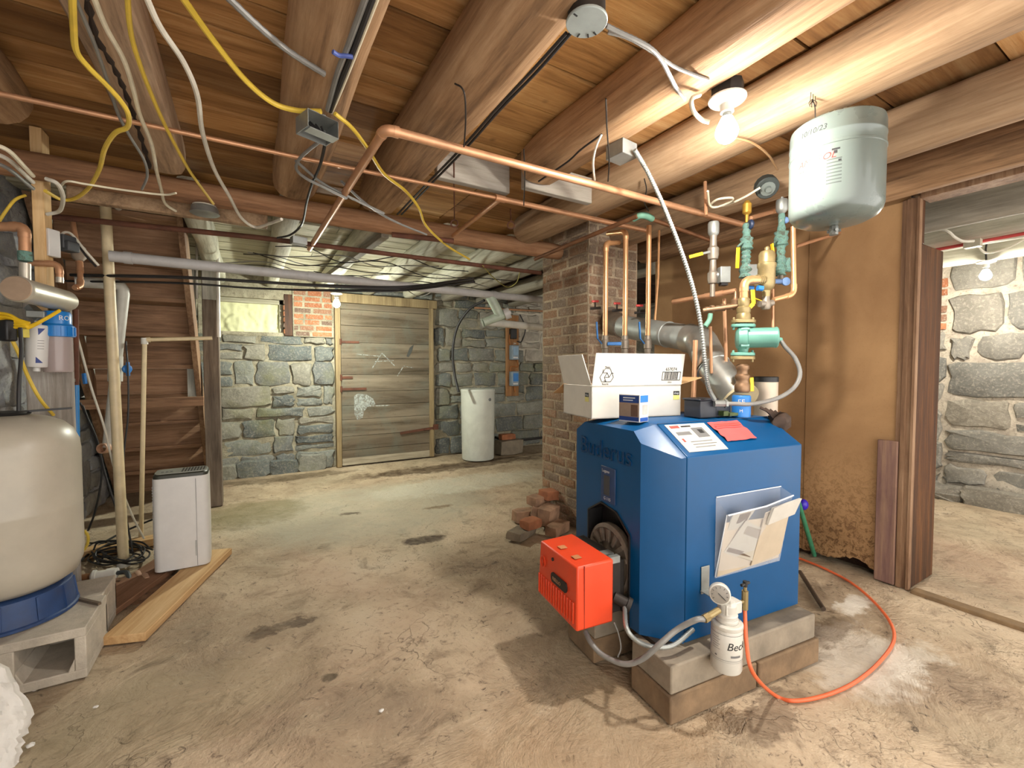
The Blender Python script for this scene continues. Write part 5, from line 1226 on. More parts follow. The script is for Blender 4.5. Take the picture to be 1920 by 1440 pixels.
for lab, x, y0, y1 in (('rusty strap hanging left of the grey trimmer board', 851, 300, 425), ('rusty ring hanger in the dark bay before the girder', 957, 392, 428)):
    mb = MB(); mb.tube([PH(x, y0, 2.14), PH(x+1, y1-14, 2.04)], .004, 6)
    rc_ = PH(x+1, y1-6, 2.03); mb.tube([rc_+RT*.02*cos(a)+Z*.02*sin(a) for a in [2*pi*i/14 for i in range(14)]], .004, 6, closed=True, cap=False)
    tag(mb.build('ring_hanger', IRON), lab, 'pipe hanger', 'ring hangers')
# tangle of thin wires over the back of the cellar
TG = 'thin wires strung over the back of the cellar'
rg = random.Random(9)
WL = ('thin wire dipping by the stairs, highest of the back wires', 'thin wire over the window at the back', 'thin wire above the door lamp', 'thin wire drooping over the plank door', 'thin wire by the second back joist', 'thin wire looping before the drain branch', 'thin wire near the chimney top at the back', 'thin wire lowest over the plank door', 'yellowish wire hanging right of the drain branch')
for k in range(9):
    xa = rg.uniform(410, 640); xb = rg.uniform(800, 1010); n = 6
    pts = [PH(xa+(xb-xa)*i/n, 462+k*7+((xa+(xb-xa)*i/n)-420)*.09+rg.uniform(-12, 12), 2.03+rg.uniform(-.02, .03)) for i in range(n+1)]
    if k == 8: pts = [PH(x, y, 1.98) for x, y in ((905, 498), (925, 520), (950, 538), (968, 530), (975, 510))]
    cable(WL[k], pts, .004, plain('olive_wire', 'a39a4c', .6) if k == 8 else (KCABLE, GCABLE, DARKIRON)[k % 3], group=TG)

# ------------------------------------------------------------------ boxes on the ceiling
def steelbox(label, c, sx_, sy_, sz_, rot, open_=False):
    t = thing('junction_box', label, 'junction box', c-V((0, 0, sz_/2))); M = Matrix.Rotation(rot, 3, 'Z'); c = V(c); w = .002
    mb = MB()
    for d, s in (((0, 0, sz_/2), (sx_, sy_, w)), ((sx_/2, 0, 0), (w, sy_, sz_)), ((-sx_/2, 0, 0), (w, sy_, sz_)), ((0, sy_/2, 0), (sx_, w, sz_))): mb.obox(c+M@V(d), s, M)
    if not open_: mb.obox(c+M@V((0, -sy_/2, 0)), (sx_, w, sz_), M); mb.obox(c+M@V((0, 0, -sz_/2)), (sx_, sy_, w), M)
    else: mb.obox(c+M@V((0, -sy_*.35, -sz_/2-.006)), (sx_*.95, sy_*.5, w), M)
    mb.build('steel_case', STEEL, t)
    if open_:
        mb = MB()
        for k in range(4): mb.tube(cat([c+M@V((-.035+.02*k, .02, .02)), c+M@V((-.02+.012*k, -.01, -.01)), c+M@V((.0+.012*k, .0, -.02)), c+M@V((.03, .02, .0))], 4), .004, 6)
        mb.build('wiring', KCABLE, t)
        mb = MB(); mb.lathe([(.016, 0), (.016, .01), (.012, .012), (.012, .022)], c+M@V((.02, 0, sz_/2)), n=8); mb.build('cable_clamp', STEEL, t)
    return t
steelbox('open steel junction box hanging under the round joist with wires inside', PH(595, 240, 2.02), .105, .085, .055, .35, True)
t = steelbox('closed steel box on the right side of the lamp joist, feeding the hanging armoured cable', PH(1165, 285, 2.075), .085, .085, .055, .1)
t = thing('round_junction_box', 'round grey covered junction box at the top edge of the picture', 'junction box', PH(1100, 42, 2.06))
c_ = PH(1100, 44, 2.065); mb = MB(); mb.lathe([(.05, 0), (.052, .002), (.052, .006), (.05, .008)], c_, n=32)
cov = mb.build('grey_cover', GREYM, t); mb = MB(); mb.lathe([(.046, .008), (.048, .01), (.048, .05), (.044, .052)], c_, n=10); mb.build('box', DARKIRON, t)
mb = MB()
for a in (20, 45, 80, 190): mb.obox(c_+V((.042*cos(radians(a)), .042*sin(radians(a)), -.0008)), (.012, .004, .001), Matrix.Rotation(radians(a), 3, 'Z'))
mb.build('screw_slot', INK, cov)
t = thing('round_junction_box', 'flat round steel box on the ledger end above the stairs', 'junction box', PH(382, 398, 1.99))
c_ = PH(384, 402, 1.985); mb = MB(); mb.lathe([(.06, 0), (.065, .003), (.062, .01), (.058, .034), (.05, .04)], c_, n=24); mb.build('steel_case', STEEL, t)
mb = MB(); mb.tube([c_+V((.05*cos(a), .05*sin(a), .042)) for a in [2*pi*i/16 for i in range(16)]], .004, 6, closed=True, cap=False); mb.build('cable_ring', WCABLE, t)
t = thing('round_junction_box', 'dark round box tilted between the log joists over the zone valves', 'junction box', PH(1435, 350, 2.03))
c_ = PH(1437, 350, 2.045); mb = MB(); mb.lathe([(.045, -.025), (.05, -.02), (.05, .02), (.046, .024)], c_, V((-.5, -.5, -.6)), 14); mb.build('case', plain('dark_box', '3d4442', .5, .2, .15, .1), t)
mb = MB(); mb.lathe([(.03, .024), (.032, .03), (.015, .032), (.012, .045)], c_, V((-.5, -.5, -.6)), 14); mb.build('knockout', plain('box_grey', '77807c', .45, .3), t)
steelbox('small steel box by the girder where the brown and copper pipes meet', PH(560, 452, 1.97), .08, .06, .04, .2)

# ------------------------------------------------------------------ left side: tank, blocks, filters
TC = V((-.855, 2.54, 0)); tr = .226
tank = thing('pressure_tank', 'big beige pressure tank on a cinder block at the left edge', 'tank', (TC.x, TC.y, .2))
mb = MB(); mb.lathe([(.10, .315), (.17, .325), (.205, .35), (.222, .395), (tr, .44), (tr, .63), (tr+.001, .635), (tr, .64), (tr, .86), (.222, .90), (.205, .945), (.175, .978), (.13, 1.0), (.08, 1.012), (.02, 1.016)], TC, n=56); mb.build('shell', TANKG, tank)
mb = MB(); pr = [(.196, .202), (.205, .204), (.205, .214), (.198, .218), (.186, .312), (.18, .316), (.1, .316)]; mb.lathe(pr, TC, n=48)
for k in range(12):
    a = 2*pi*k/12+.2; d = V((cos(a), sin(a), 0)); mb.beam(TC+d*.199+Z*.22, TC+d*.189+Z*.308, .008, .006, d)
mb.build('navy_stand', NAVY, tank)
mb = MB(); mb.lathe([(.07, 1.012), (.075, 1.018), (.07, 1.024), (.03, 1.028)], TC+V((.01, 0, 0)), n=24); mb.beam(TC+V((.02, 0, 1.022)), TC+V((.20, .03, 1.03)), .02, .008); mb.build('black_top_cap', BLACK, tank)
cable('black hose rising from the top of the beige tank', [P(35, 771, 1.78), P(36, 720, 1.79), P(40, 660, 1.82), P(38, 615, 1.84)], .007, KCABLE, 'hose', 'black_hose')
def cinder(label, x0, x1, y0, y1, z1, seed):
    mb = MB(); w = .035; rg = random.Random(seed); L = x1-x0; h = [(x0+w, x0+L/2-w*.55), (x0+L/2+w*.55, x1-w)]
    mb.box((x0, y0, .002), (x1, y1, w+.003)); mb.box((x0, y0, z1-w), (x1, y1, z1))
    for a, b in ((x0, h[0][0]), (h[0][1], h[1][0]), (h[1][1], x1)): mb.box((a, y0, w), (b, y1, z1-w+.002))
    mb.box((x0, y1-.02, w), (x1, y1, z1-w))
    for a, b in h:
        for X, s in ((a, 1), (b, -1)): mb.prism([(X, y0, w), (X+s*.022, y0+.0, w), (X, y0, w+.05)], (0, y1-y0-.02, 0))
    return tag(mb.build('cinder_block', CBLOCKL, ang=30, bevel=.004), label, 'cinder block', 'cinder blocks under the beige tank')
cinder('pale cinder block with a dark square hole under the beige tank', -.995, -.565, 2.28, 2.57, .2, 3)
cinder('cinder block behind, carrying the rear of the beige tank', -1.0, -.58, 2.58, 2.80, .198, 4)
mb = MB(); mb.beam(PH(143, 1122, .206), PH(187, 1132, .206), .012, .01); tag(mb.build('steel_pin', plain('dull_pin', '6c5e50', .6, .4)), 'short rusty pin lying on the pale cinder block', 'pin')
# pine stud
mb = MB(); mb.box((-.90, 2.925, 0), (-.74, 2.955, 1.55)); tag(mb.build('mounting_board', wood('flaking_wide_board', ('6b625a', '9b938a', 'c2bdb6'), 'Z'), bevel=.003), 'weathered wide board standing behind the water filters', 'board')
mb = MB(); mb.box((-.83, 2.83, 1.27), (-.79, 2.922, 2.282)); tag(mb.build('pine_stud', W_PINE, bevel=.003), 'new pine stud reaching the ceiling behind the steel filter', 'stud')
# boards by the filters
# steel UV cylinder
a, b = P(30, 541, 1.78), P(128, 566, 2.12)
uv = thing('steel_filter', 'horizontal stainless steel cylinder before the pine stud', 'water filter', (a+b)/2-Z*.05)
d = (b-a).normalized(); mb = MB(); mb.lathe([(.005, -.002), (.05, 0), (.053, .004), (.053, .02), (.05, .022), (.05, (b-a).length-.03), (.043, (b-a).length-.008), (.02, (b-a).length)], a, d, 32); mb.build('cylinder', plain('stainless', 'c4bdae', .35, .45, .06, .05), uv)
mb = MB(); mb.lathe([(.001, -.003), (.047, -.003), (.05, .001)], a, d, 32); mb.build('end_cap', plain('dull_copper_cap', 'b39a82', .4, .4, .1, .1), uv)
for x, Zd in ((47, 1.85), (112, 2.02)):
    mb = MB(); mb.cyl(P(x, 530, Zd), P(x, 494 if x < 60 else 520, Zd), .018 if x < 60 else .014, 14); mb.build('port', plain('stainless', 'c9c3b6'), uv)
cpipe('thick orange copper elbow at the left edge above the steel cylinder', [P(-30, 425, 1.82), P(46, 425, 1.85), P(47, 472, 1.85)], .019, COPPER, .03, 1.1)
mb = MB(); mb.lathe([(.017, -.02), (.022, -.018), (.023, 0), (.022, .02), (.018, .022)], P(47, 481, 1.85), Z, 14); tag(mb.build('green_coupling', VERD), 'green corroded coupling over the steel cylinder port', 'pipe fitting')
cpipe('copper pipe bending down to the far port of the steel cylinder', [P(55, 493, 1.98), P(111, 495, 2.02), P(112, 522, 2.02)], .013, COPPER, .03, 1.15)
cpipe('brown copper pipe hanging behind the steel cylinder, with a lower elbow', [P(136, 415, 2.5), P(150, 500, 2.45), P(151, 536, 2.42), P(140, 540, 2.38)], .013, COPPER, .02, 1.25)
mb = MB(); mb.lathe([(.014, -.05), (.03, -.03), (.036, .03), (.02, .05)], P(147, 475, 2.46), (P(135, 430, 2.5)-P(150, 500, 2.45)), 16); tag(mb.build('grey_reducer', plain('grey_fitting', '9b8a78', .6)), 'grey funnel shaped fitting on the brown copper pipe', 'pipe fitting')
mb = MB(); o = P(90, 456, 2.05); M_ = Matrix.Rotation(-.9, 3, 'Z')
wb = thing('wall_control', 'blue and white control box right of the pine stud', 'control box', o-Z*.08)
M_ = Matrix.Rotation(-YAW, 3, 'Z'); mb.obox(o-RT*.014-FD*.004, (.03, .05, .11), M_); mb.build('blue_panel', plain('sky_blue', '4c94cf', .45), wb); mb = MB(); mb.obox(o+RT*.018, (.028, .055, .125), M_); mb.build('case', WHITE, wb, bevel=.004)
mb = MB(); o = P(113, 455, 2.2); mb.obox(o, (.10, .07, .07), M_); mb.obox(o+RT*.04-Z*.02, (.06, .06, .05), M_); tag(mb.build('pressure_switch', plain('dark_grey_case', '45474a', .5), bevel=.006), 'dark grey pressure switch box beside the blue control box', 'switch')
WG = 'cables from the pressure switch to the tall plastic pipe'
cable('pale cable arching from the pressure switch down to the right', [P(112, 448, 2.18), P(120, 436, 2.2), P(135, 440, 2.25), P(160, 470, 2.3), P(185, 498, 2.35)], .006, WCABLE, group=WG)
cable('dark cable arching from the pressure switch down to the right', [P(125, 446, 2.2), P(138, 448, 2.26), P(160, 478, 2.32), P(180, 500, 2.37)], .005, KCABLE, group=WG)
# hanging cartridge and blue filter
o = P(70, 648, 1.98); M_ = Matrix.Rotation(.06, 3, FW)
wcart = thing('white_cartridge', 'white filter cartridge with blue corner marks hanging below the steel cylinder', 'water filter', o-Z*.1)
axis = (Z + RT*.07).normalized(); mb = MB(); mb.lathe([(.012, -.115), (.012, -.098), (.034, -.095), (.036, -.09), (.036, .085), (.033, .092), (.012, .094), (.012, .11)], o, axis, 28); wc_ = mb.build('body', WHITE, wcart)
a0 = facing(o)
def cyl_tri(name, pts, m, par, c, r):
    mb = MB(); N_ = 8; p0, tris = pts[0], [(pts[0], pts[i], pts[i+1]) for i in range(1, len(pts)-1)]
    def pt(A, Bq, Cq, i, j):
        u, v = i/N_, j/N_; x = A[0]+(Bq[0]-A[0])*u+(Cq[0]-A[0])*v; z = A[1]+(Bq[1]-A[1])*u+(Cq[1]-A[1])*v
        return V(c)+V((r*cos(a0+x/r), r*sin(a0+x/r), 0))+Z*z+RT*.07*z
    for A, Bq, Cq in tris:
        for i in range(N_):
            for j in range(N_-i):
                mb.poly([pt(A, Bq, Cq, i, j), pt(A, Bq, Cq, i+1, j), pt(A, Bq, Cq, i, j+1)])
                if i+j < N_-1: mb.poly([pt(A, Bq, Cq, i+1, j), pt(A, Bq, Cq, i+1, j+1), pt(A, Bq, Cq, i, j+1)])
    mb.build(name, m, par, ang=0)
cyl_tri('blue_mark', [(.0, .075), (.024, .075), (.002, .045)], INKB, wc_, o, .0369); cyl_tri('blue_mark', [(-.004, -.05), (-.004, -.078), (.02, -.078)], INKB, wc_, o, .0369)
for k in range(4): cyl_tri('printed_line', [(.0, .02-.012*k), (.022, .02-.012*k), (.022, .022-.012*k), (.0, .022-.012*k)], INKG, wc_, o, .0369)
o = P(108, 640, 2.05); bf = thing('blue_filter', 'blue capped filter housing with a smoky bowl beside the white cartridge', 'water filter', o-Z*.15)
z1 = P(108, 628, 2.05).z; z2 = P(108, 585, 2.05).z; z0 = P(108, 699, 2.05).z
mb = MB(); mb.lathe([(.055, z1-.01), (.06, z1-.008), (.06, z1+.04), (.055, z1+.044), (.05, z1+.05), (.05, z2-.01), (.045, z2), (.02, z2+.005)], (o.x, o.y, 0), n=36)
for k in range(18):
    a = 2*pi*k/18; dd = V((cos(a), sin(a), 0)); mb.beam(V((o.x, o.y, z1-.004))+dd*.061, V((o.x, o.y, z1+.036))+dd*.061, .008, .005, dd)
cap_ = mb.build('blue_cap', plain('filter_blue', '1f76bf', .35, 0, .06), bf)
a0 = facing(o); ctext('RO', .03, 'cap_lettering', WHITE, cap_, (o.x, o.y, 0), .0505, a0+.1, z2-.04, 'LEFT')
mb = MB(); mb.lathe([(.03, z0), (.05, z0+.004), (.052, z0+.012), (.052, z1-.008)], (o.x, o.y, 0), n=36, cap=False); mb.build('smoky_bowl', CLEARF, bf)
mb = MB(); mb.lathe([(.03, z0+.01), (.033, z0+.014), (.033, z1-.02), (.03, z1-.016)], (o.x, o.y, 0), n=24); mb.build('inner_cartridge', plain('used_cartridge', 'a08f8c', .8, 0, .1), bf)
mb = MB(); mb.beam(P(60, 575, 2.0), P(80, 600, 2.0), .05, .03); mb.obox(P(70, 590, 1.98), (.06, .05, .03)); tag(mb.build('filter_bracket', STEEL, bevel=.003), 'steel bracket and fittings over the white cartridge', 'bracket')
for k in range(5):
    pts = [P(-20, 585+k*5, 1.85), P(15, 590+k*6, 1.86), P(35+k*3, 600+k*3, 1.87), P(55, 606+k*2, 1.88)]
    if k > 2: pts += [P(85, 598, 1.9), P(112, 582, 1.95)]
    cable(('top strand of the yellow rope at the left edge', 'second strand of the yellow rope at the left edge', 'middle strand of the yellow rope at the left edge', 'yellow strand tied up to the steel cylinder end', 'lowest yellow strand tied up to the steel cylinder end')[k], pts, .007, YHAND, 'rope', 'yellow_rope', 'yellow rope hung on the filters')
mb = MB(); mb.obox(P(15, 620, 1.86), (.05, .04, .09), Matrix.Rotation(-.8, 3, 'Z')); tag(mb.build('black_plug', BLACK, bevel=.008), 'black plug block hanging at the left edge on a yellow cord', 'plug')
mb = MB(); mb.obox(P(42, 622, 1.9), (.035, .03, .05), Matrix.Rotation(-.8, 3, 'Z')); tag(mb.build('yellow_tag', plain('yellow_tag', 'd6c65a', .6), bevel=.002), 'yellow tag beside the black plug block', 'tag')
cable('yellow cord running from the black plug down behind the beige tank', [P(22, 636, 1.87), P(36, 665, 1.9), P(52, 705, 1.95), P(75, 748, 2.0), P(100, 778, 2.1)], .007, YELLOW)
# blue pex and brown pipe
cpipe('brown pipe beside the blue filter housing', [P(142, 580, 2.3), P(143, 722, 2.3)], .012, IRON, .02, None)
cpipe('bright blue pipe dropping behind the beige tank', [P(143, 722, 2.3), P(144, 815, 2.3), P(144, 900, 2.3)], .012, PEXB, .02, None, 'blue_pipe')
mb = MB(); mb.beam(P(157, 700, 2.4), P(160, 720, 2.4), .012, .02); tag(mb.build('blue_lever', BLUELT, bevel=.003), 'small blue valve lever by the brown pipe', 'valve lever')
mb = MB(); mb.cyl(P(120, 713, 2.28), P(144, 713, 2.3), .014, 10); mb.cyl(P(118, 708, 2.28), P(118, 720, 2.28), .012, 10); tag(mb.build('brass_fitting', plain('dull_bronze', '8f8578')), 'dull brass fitting below the blue filter housing', 'pipe fitting')
cable('thin grey tube slanting from the filters down to the floor', [P(130, 580, 2.3), P(150, 650, 2.4), P(172, 730, 2.5), P(195, 800, 2.6), P(215, 880, 2.7), P(245, 960, 2.8), P(270, 1010, 2.85)], .006, WCABLE, 'tube', 'grey_tube')
# white plastic pipes
tp = thing('standpipe', 'tall yellowed plastic standpipe from floor to girder beside the stairs', 'pipe', P(232, 1062, 2.68))
a, b = P(232, 1058, 2.70), P(197, 372, 2.64)
mb = MB(); mb.cyl(a, b, .027, 20); mb.build('pipe', PVCY, tp)
mb = MB(); mb.cyl(a-(b-a).normalized()*.025, a+(b-a).normalized()*.02, .034, 20); mb.build('coupling', PVC, tp)
mb = MB(); mb.cyl(b-(b-a).normalized()*.04, b+(b-a).normalized()*.02, .034, 20); mb.cyl(b+Z*.02, P(212, 372, 2.7), .02, 14); mb.cyl(P(206, 376, 2.68), P(240, 406, 2.95), .018, 14); mb.build('top_tee', PVC, tp)
ep = thing('drain_elbow', 'grey white plastic drain with an elbow beside the standpipe', 'pipe', P(205, 850, 2.85))
mb = MB(); mb.pipe([P(140, 528, 2.7), P(233, 534, 2.86), P(217, 672, 2.86)], .034, .06, 18); mb.build('pipe', plain('grey_white_pvc', 'c4c1b8', .45, 0, .07, .12), ep)
mb = MB(); mb.cyl(P(217, 668, 2.86), P(216, 715, 2.86), .038, 18); mb.build('valve_body', PVC, ep)
mb = MB(); mb.lathe([(.012, -.03), (.012, -.005), (.028, 0), (.03, .012), (.02, .018)], P(237, 692, 2.86), (RT*.9-FW*.4), 8); mb.obox(P(240, 692, 2.84), (.018, .02, .09)); mb.build('blue_handle', BLUELT, ep, bevel=.004)
mb = MB(); mb.cyl(P(216, 712, 2.86), P(203, 838, 2.86), .03, 18); mb.build('lower_pipe', PVC, ep)
mb = MB(); mb.lathe([(.024, .0), (.032, .0), (.032, .04), (.024, .04)], P(200, 840, 2.82), V((-.4, -.9, .1)), 18, cap=False); mb.build('open_end', plain('terracotta_pvc', 'c79c80', .5), ep)
sp = thing('slim_pipe', 'slim plastic pipe rising before the stairs and turning right to the grey post', 'pipe', P(263, 1030, 3.0))
a, b, c_ = P(264, 1022, 3.02), P(271, 637, 3.0), P(398, 634, 3.2)
mb = MB(); mb.pipe([a, b, c_], .0135, .015, 12, 1.3); mb.build('pipe', PVCY, sp)
mb = MB(); mb.cyl(b+Z*.012, b-Z*.03, .02, 12); mb.cyl(a, a+Z*.03, .02, 12); mb.build('fitting', PVC, sp)
cable('black cord hanging down from the blue valve handle to the floor', [P(236, 640, 2.84), P(240, 700, 2.83), P(240, 780, 2.83), P(232, 860, 2.82), P(236, 960, 2.8), P(250, 1040, 2.75)], .005, KCABLE, 'cord', 'extension_cord')
CGp = 'black cables at the foot of the left wall'
for k, pts in enumerate(([(155, 760), (170, 800), (188, 850), (190, 900), (178, 960), (165, 995)], [(150, 755), (180, 820), (195, 880), (210, 930), (220, 960)])):
    cable(('black cable down the left wall ending by the yellow loop', 'second black cable down the left wall, ending at the stair foot')[k], [P(x, y, 2.95) for x, y in pts], .006, KCABLE, group=CGp)
cable('yellow cable loop peeking out behind the beige tank', [P(158, 995, 2.55), P(165, 1005, 2.55), P(164, 1020, 2.55), P(158, 1030, 2.5)], .007, YELLOW)
# tangle of cords on the floor
rg = random.Random(6)
TL = ('thick black cord over the floor tangle up to the white dehumidifier', 'cord nearest the beige tank in the floor tangle', 'cord curling round the foot of the standpipe', 'cord at the back of the floor tangle', 'cord looping before the slim pipe', 'thin cord across the front of the floor tangle', 'cord under the slim pipe end')
for k in range(7):
    if k == 0: pts = [PH(150, 1052, .02), PH(165, 1040, .03), PH(190, 1020, .05), PH(230, 998, .07), PH(262, 984, .1), PH(286, 974, .14)]
    else:
        c0 = (200+rg.uniform(-18, 45), 1036+rg.uniform(-6, 12)); ph = rg.uniform(0, 6); pts = []
        for i in range(13):
            a = ph+i*.75; rr = 1+.25*sin(i*1.3+k); pts.append(PH(c0[0]+rr*(30+4*k)*cos(a), c0[1]+rr*(11+k)*sin(a), .012+.012*k*(1+sin(i*.9+k))*.5+.004*k))
    cable(TL[k], pts, .007 if k == 0 else .005, KCABLE if k % 3 else BLACK, 'cord', 'extension_cord', 'cords tangled on the floor by the standpipe')
mb = MB(); mb.cyl(PH(120, 1088, .03), PH(172, 1080, .03), .017, 12); tag(mb.build('brown_pipe', plain('brown_pipe_stub', '7d5533', .6, .1)), 'brown pipe stub on the floor leading to white couplings', 'pipe')
mb = MB(); mb.cyl(PH(172, 1080, .034), PH(219, 1074, .034), .024, 16); mb.cyl(PH(174, 1080, .034), PH(180, 1079, .034), .031, 16); mb.cyl(PH(200, 1076, .034), PH(219, 1074, .034), .029, 16); tag(mb.build('white_coupling', PVC), 'white plastic couplings on the floor at the foot of the standpipe', 'pipe fitting')
cable('black hose from the white couplings curving over the dirt', [PH(221, 1074, .035), PH(238, 1074, .04), PH(243, 1090, .02), PH(240, 1108, .014), PH(226, 1128, .012), PH(213, 1140, .01)], .012, plain('black_hose_grey', '33383a', .5), 'hose', 'black_hose')
for k, (x, y) in enumerate(((262, 1083), (276, 1088))):
    mb = MB(); mb.lathe([(.012, 0), (.017, 0), (.017, .07), (.012, .07)], PH(x, y, .02), V((-.3, .9, .05)), 14); tag(mb.build('clay_tube', plain('clay_pink', 'b08d74', .7)), ('short clay coloured tube end by the dehumidifier, left of two', 'short clay coloured tube end by the dehumidifier, right of two')[k], 'tube', 'tube ends in the dirt')
# dehumidifier and boards on the floor
dh = thing('dehumidifier', 'white upright dehumidifier on a board beside the slim pipe', 'dehumidifier', (-.355, 3.2, .041))
mb = MB(); x0, x1, y0, y1 = -.488, -.222, 3.12, 3.29
def rrect(x0, x1, y0, y1, r, z, n=5): return [V((cx_+r*cos(a), cy_+r*sin(a), z)) for cx_, cy_, a0_ in ((x1-r, y1-r, 0), (x0+r, y1-r, 90), (x0+r, y0+r, 180), (x1-r, y0+r, 270)) for a in [radians(a0_+90*i/n) for i in range(n+1)]]
mb.rings([rrect(x0+.012, x1-.012, y0+.012, y1-.012, .03, .041), rrect(x0+.002, x1-.002, y0+.002, y1-.002, .035, .048), rrect(x0, x1, y0, y1, .035, .3), rrect(x0+.002, x1-.002, y0+.004, y1-.004, .035, .575)]); mb.build('body', WHITE, dh)
mb = MB(); mb.rings([rrect(x0+.004, x1-.004, y0+.006, y1-.006, .033, .5755), rrect(x0+.006, x1-.006, y0+.008, y1-.008, .033, .592), rrect(x0+.014, x1-.014, y0+.016, y1-.016, .028, .60)]); top_ = mb.build('dark_top', plain('olive_black', '33342b', .45), dh)
mb = MB(); mb.rings([rrect(x0+.012, x1-.012, y0+.014, y1-.014, .03, .5995), rrect(x0+.012, x1-.012, y0+.014, y1-.014, .03, .603)]); mb.build('control_panel', plain('panel_grey', '8d8f86', .4), top_)
for k in range(8):
    mb = MB(); mb.box((x0+.135+.0145*k, y0+.03, .6028), (x0+.143+.0145*k, y1-.03, .6042)); mb.build('outlet_slot', BLACK, top_)
for k in range(3):
    mb = MB(); mb.box((x0+.04+.02*k, y0+.05, .603), (x0+.052+.02*k, y0+.075, .6045)); mb.build('button', INKG, top_)
mb = MB()
for k in range(26): mb.box((x0-.0015, y0+.04, .12+.016*k), (x0+.004, y1-.04, .128+.016*k))
mb.build('side_louvre', WHITE, dh)
mb = MB(); mb.box((x1-.062, y0-.0008, .05), (x1-.0605, y0+.004, .56)); mb.build('front_seam', INKG, dh)
mb = MB(); mb.box((x1-.07, y0-.0012, .11), (x1-.064, y0+.003, .2)); mb.build('water_gauge', plain('gauge_grey', 'a9aaa6', .4), dh)
def lyingboard(label, a, b, w, th, m, z=.002, name='lying_board'):
    mb = MB(); a = V((a[0], a[1], z+th/2)); b = V((b[0], b[1], z+th/2)); mb.beam(a, b, w, th)
    c = (a+b)/2; ang = math.atan2(-(b-a).x, (b-a).y); R_ = Matrix.Rotation(-ang, 4, 'Z')
    for v in mb.bm.verts: v.co = R_ @ (v.co-c)
    o = mb.build(name, m, bevel=.003); o.location = c - V((0, 0, th/2)); o.rotation_euler = (0, 0, ang); return tag(o, label, 'board')
lyingboard('new pale pine board lying on the floor from the cinder block towards the post', (-.495, 2.48), (-.20, 3.37), .165, .038, W_PINEY)
lyingboard('dark brown board lying under the dehumidifier', (-.70, 2.74), (-.395, 3.48), .19, .03, wood('dark_lying_board', ('4a3122', '7d5a42', '94705a'), 'Y'), .003)
lyingboard('short pale board behind the floor tangle', (-.95, 3.75), (-.52, 3.82), .1, .05, W_PINEY)
# post and conduits by the stairs
pp = PH(403, 948, 0)
mb = MB(); mb.box((pp.x-.055, pp.y-.04, 0), (pp.x+.06, pp.y+.09, 2.16)); tag(mb.build('stair_post', W_POST, bevel=.006), 'dark weathered square post beside the cellar stairs', 'post')
mb = MB(); mb.box((pp.x-.17, pp.y-.02, .95), (pp.x-.10, pp.y+.01, 2.12)); tag(mb.build('painted_board', wood('flaking_paint_board', ('7a776e', 'b8b8ae', 'd8d8ce'), 'Z'), bevel=.003), 'flaking white board between the stair stringer and the weathered post', 'board')
mb = MB(); mb.box((pp.x-.05, pp.y-.055, 1.78), (pp.x+.07, pp.y-.042, 2.14)); tag(mb.build('painted_board', wood('flaking_paint_board', ('7a776e', 'b8b8ae', 'd8d8ce'), 'Z'), bevel=.003), 'short whitewashed board at the head of the weathered post', 'board')
cpipe('white conduit running up the weathered post', [P(410, 632, 3.72), P(408, 470, 3.72)], .014, PVC, .02, None, 'white_conduit')
cpipe('white plastic pipe beside the flaking board, hanging loose', [P(369, 560, 3.7), P(369, 450, 3.7)], .009, PVC, .02, None, 'white_conduit')
# foam plaster sheet at the lower left
mb = MB(); rg = random.Random(12); pts = [(-35, 1250), (0, 1243), (12, 1240), (20, 1262), (34, 1275), (40, 1300), (52, 1312), (64, 1335), (58, 1362), (46, 1380), (42, 1405), (36, 1425), (34, 1470), (-35, 1480)]
n_ = V((.35, -.75, .25)).normalized(); c0_ = P(10, 1350, 1.36)
def onp(x, y):
    d_ = ray(x, y); return CAM + d_*((c0_-CAM).dot(n_)/d_.dot(n_))
NU, NVv = 22, 26
rings_ = []
def xr(y):
    for (xa, ya), (xb, yb_) in zip(pts[1:-1], pts[2:-1]):
        if min(ya, yb_) <= y <= max(ya, yb_) and ya != yb_: return xa+(xb-xa)*(y-ya)/(yb_-ya)
    return 34
gF = []; gB = []
for j in range(NVv+1):
    y = 1243+(1470-1243)*j/NVv; xe = xr(y)+rg.uniform(-5, 5); rf, rb = [], []
    for i in range(NU+1):
        x = -60+(xe+60)*i/NU; p = onp(x, y); k = min(1, (NU-i)/3); d_ = .016*noise.noise(p*34)+.016*noise.noise(p*12)+.012*abs(noise.noise(V((p.x*20+p.z*40, p.z*60-p.x*25, 3))))
        rf.append(mb.v(p+n_*(d_+.016*k))); rb.append(mb.v(p-n_*(.03*k+.004)))
    gF.append(rf); gB.append(rb)
for j in range(NVv):
    for i in range(NU):
        mb.face((gF[j][i], gF[j][i+1], gF[j+1][i+1], gF[j+1][i])); mb.face((gB[j][i], gB[j+1][i], gB[j+1][i+1], gB[j][i+1]))
    mb.face((gF[j][NU], gB[j][NU], gB[j+1][NU], gF[j+1][NU])); mb.face((gF[j][0], gF[j+1][0], gB[j+1][0], gB[j][0]))
for row in (0, NVv):
    for i in range(NU): mb.face((gF[row][i], gB[row][i], gB[row][i+1], gF[row][i+1]))
tag(mb.build('foam_slab', PLAST, ang=30), 'broken white crumbly slab with a jagged edge at the lower left corner', 'slab')
for k, (x, y, r) in enumerate(((65, 1292, .008), (57, 1397, .009), (180, 1325, .006), (715, 1332, .007))):
    mb = MB(); mb.ball(PH(x, y, r*.6), r, (1.3, 1, .7), 10, .4, k); tag(mb.build('plaster_crumb', PLAST), ('white crumb right below the pale cinder block', 'white crumb beside the broken slab', 'tiny pale chip on the floor right of the broken slab', 'small pale chip on the floor left of the block shadow')[k], 'crumb', 'crumbs on the floor')

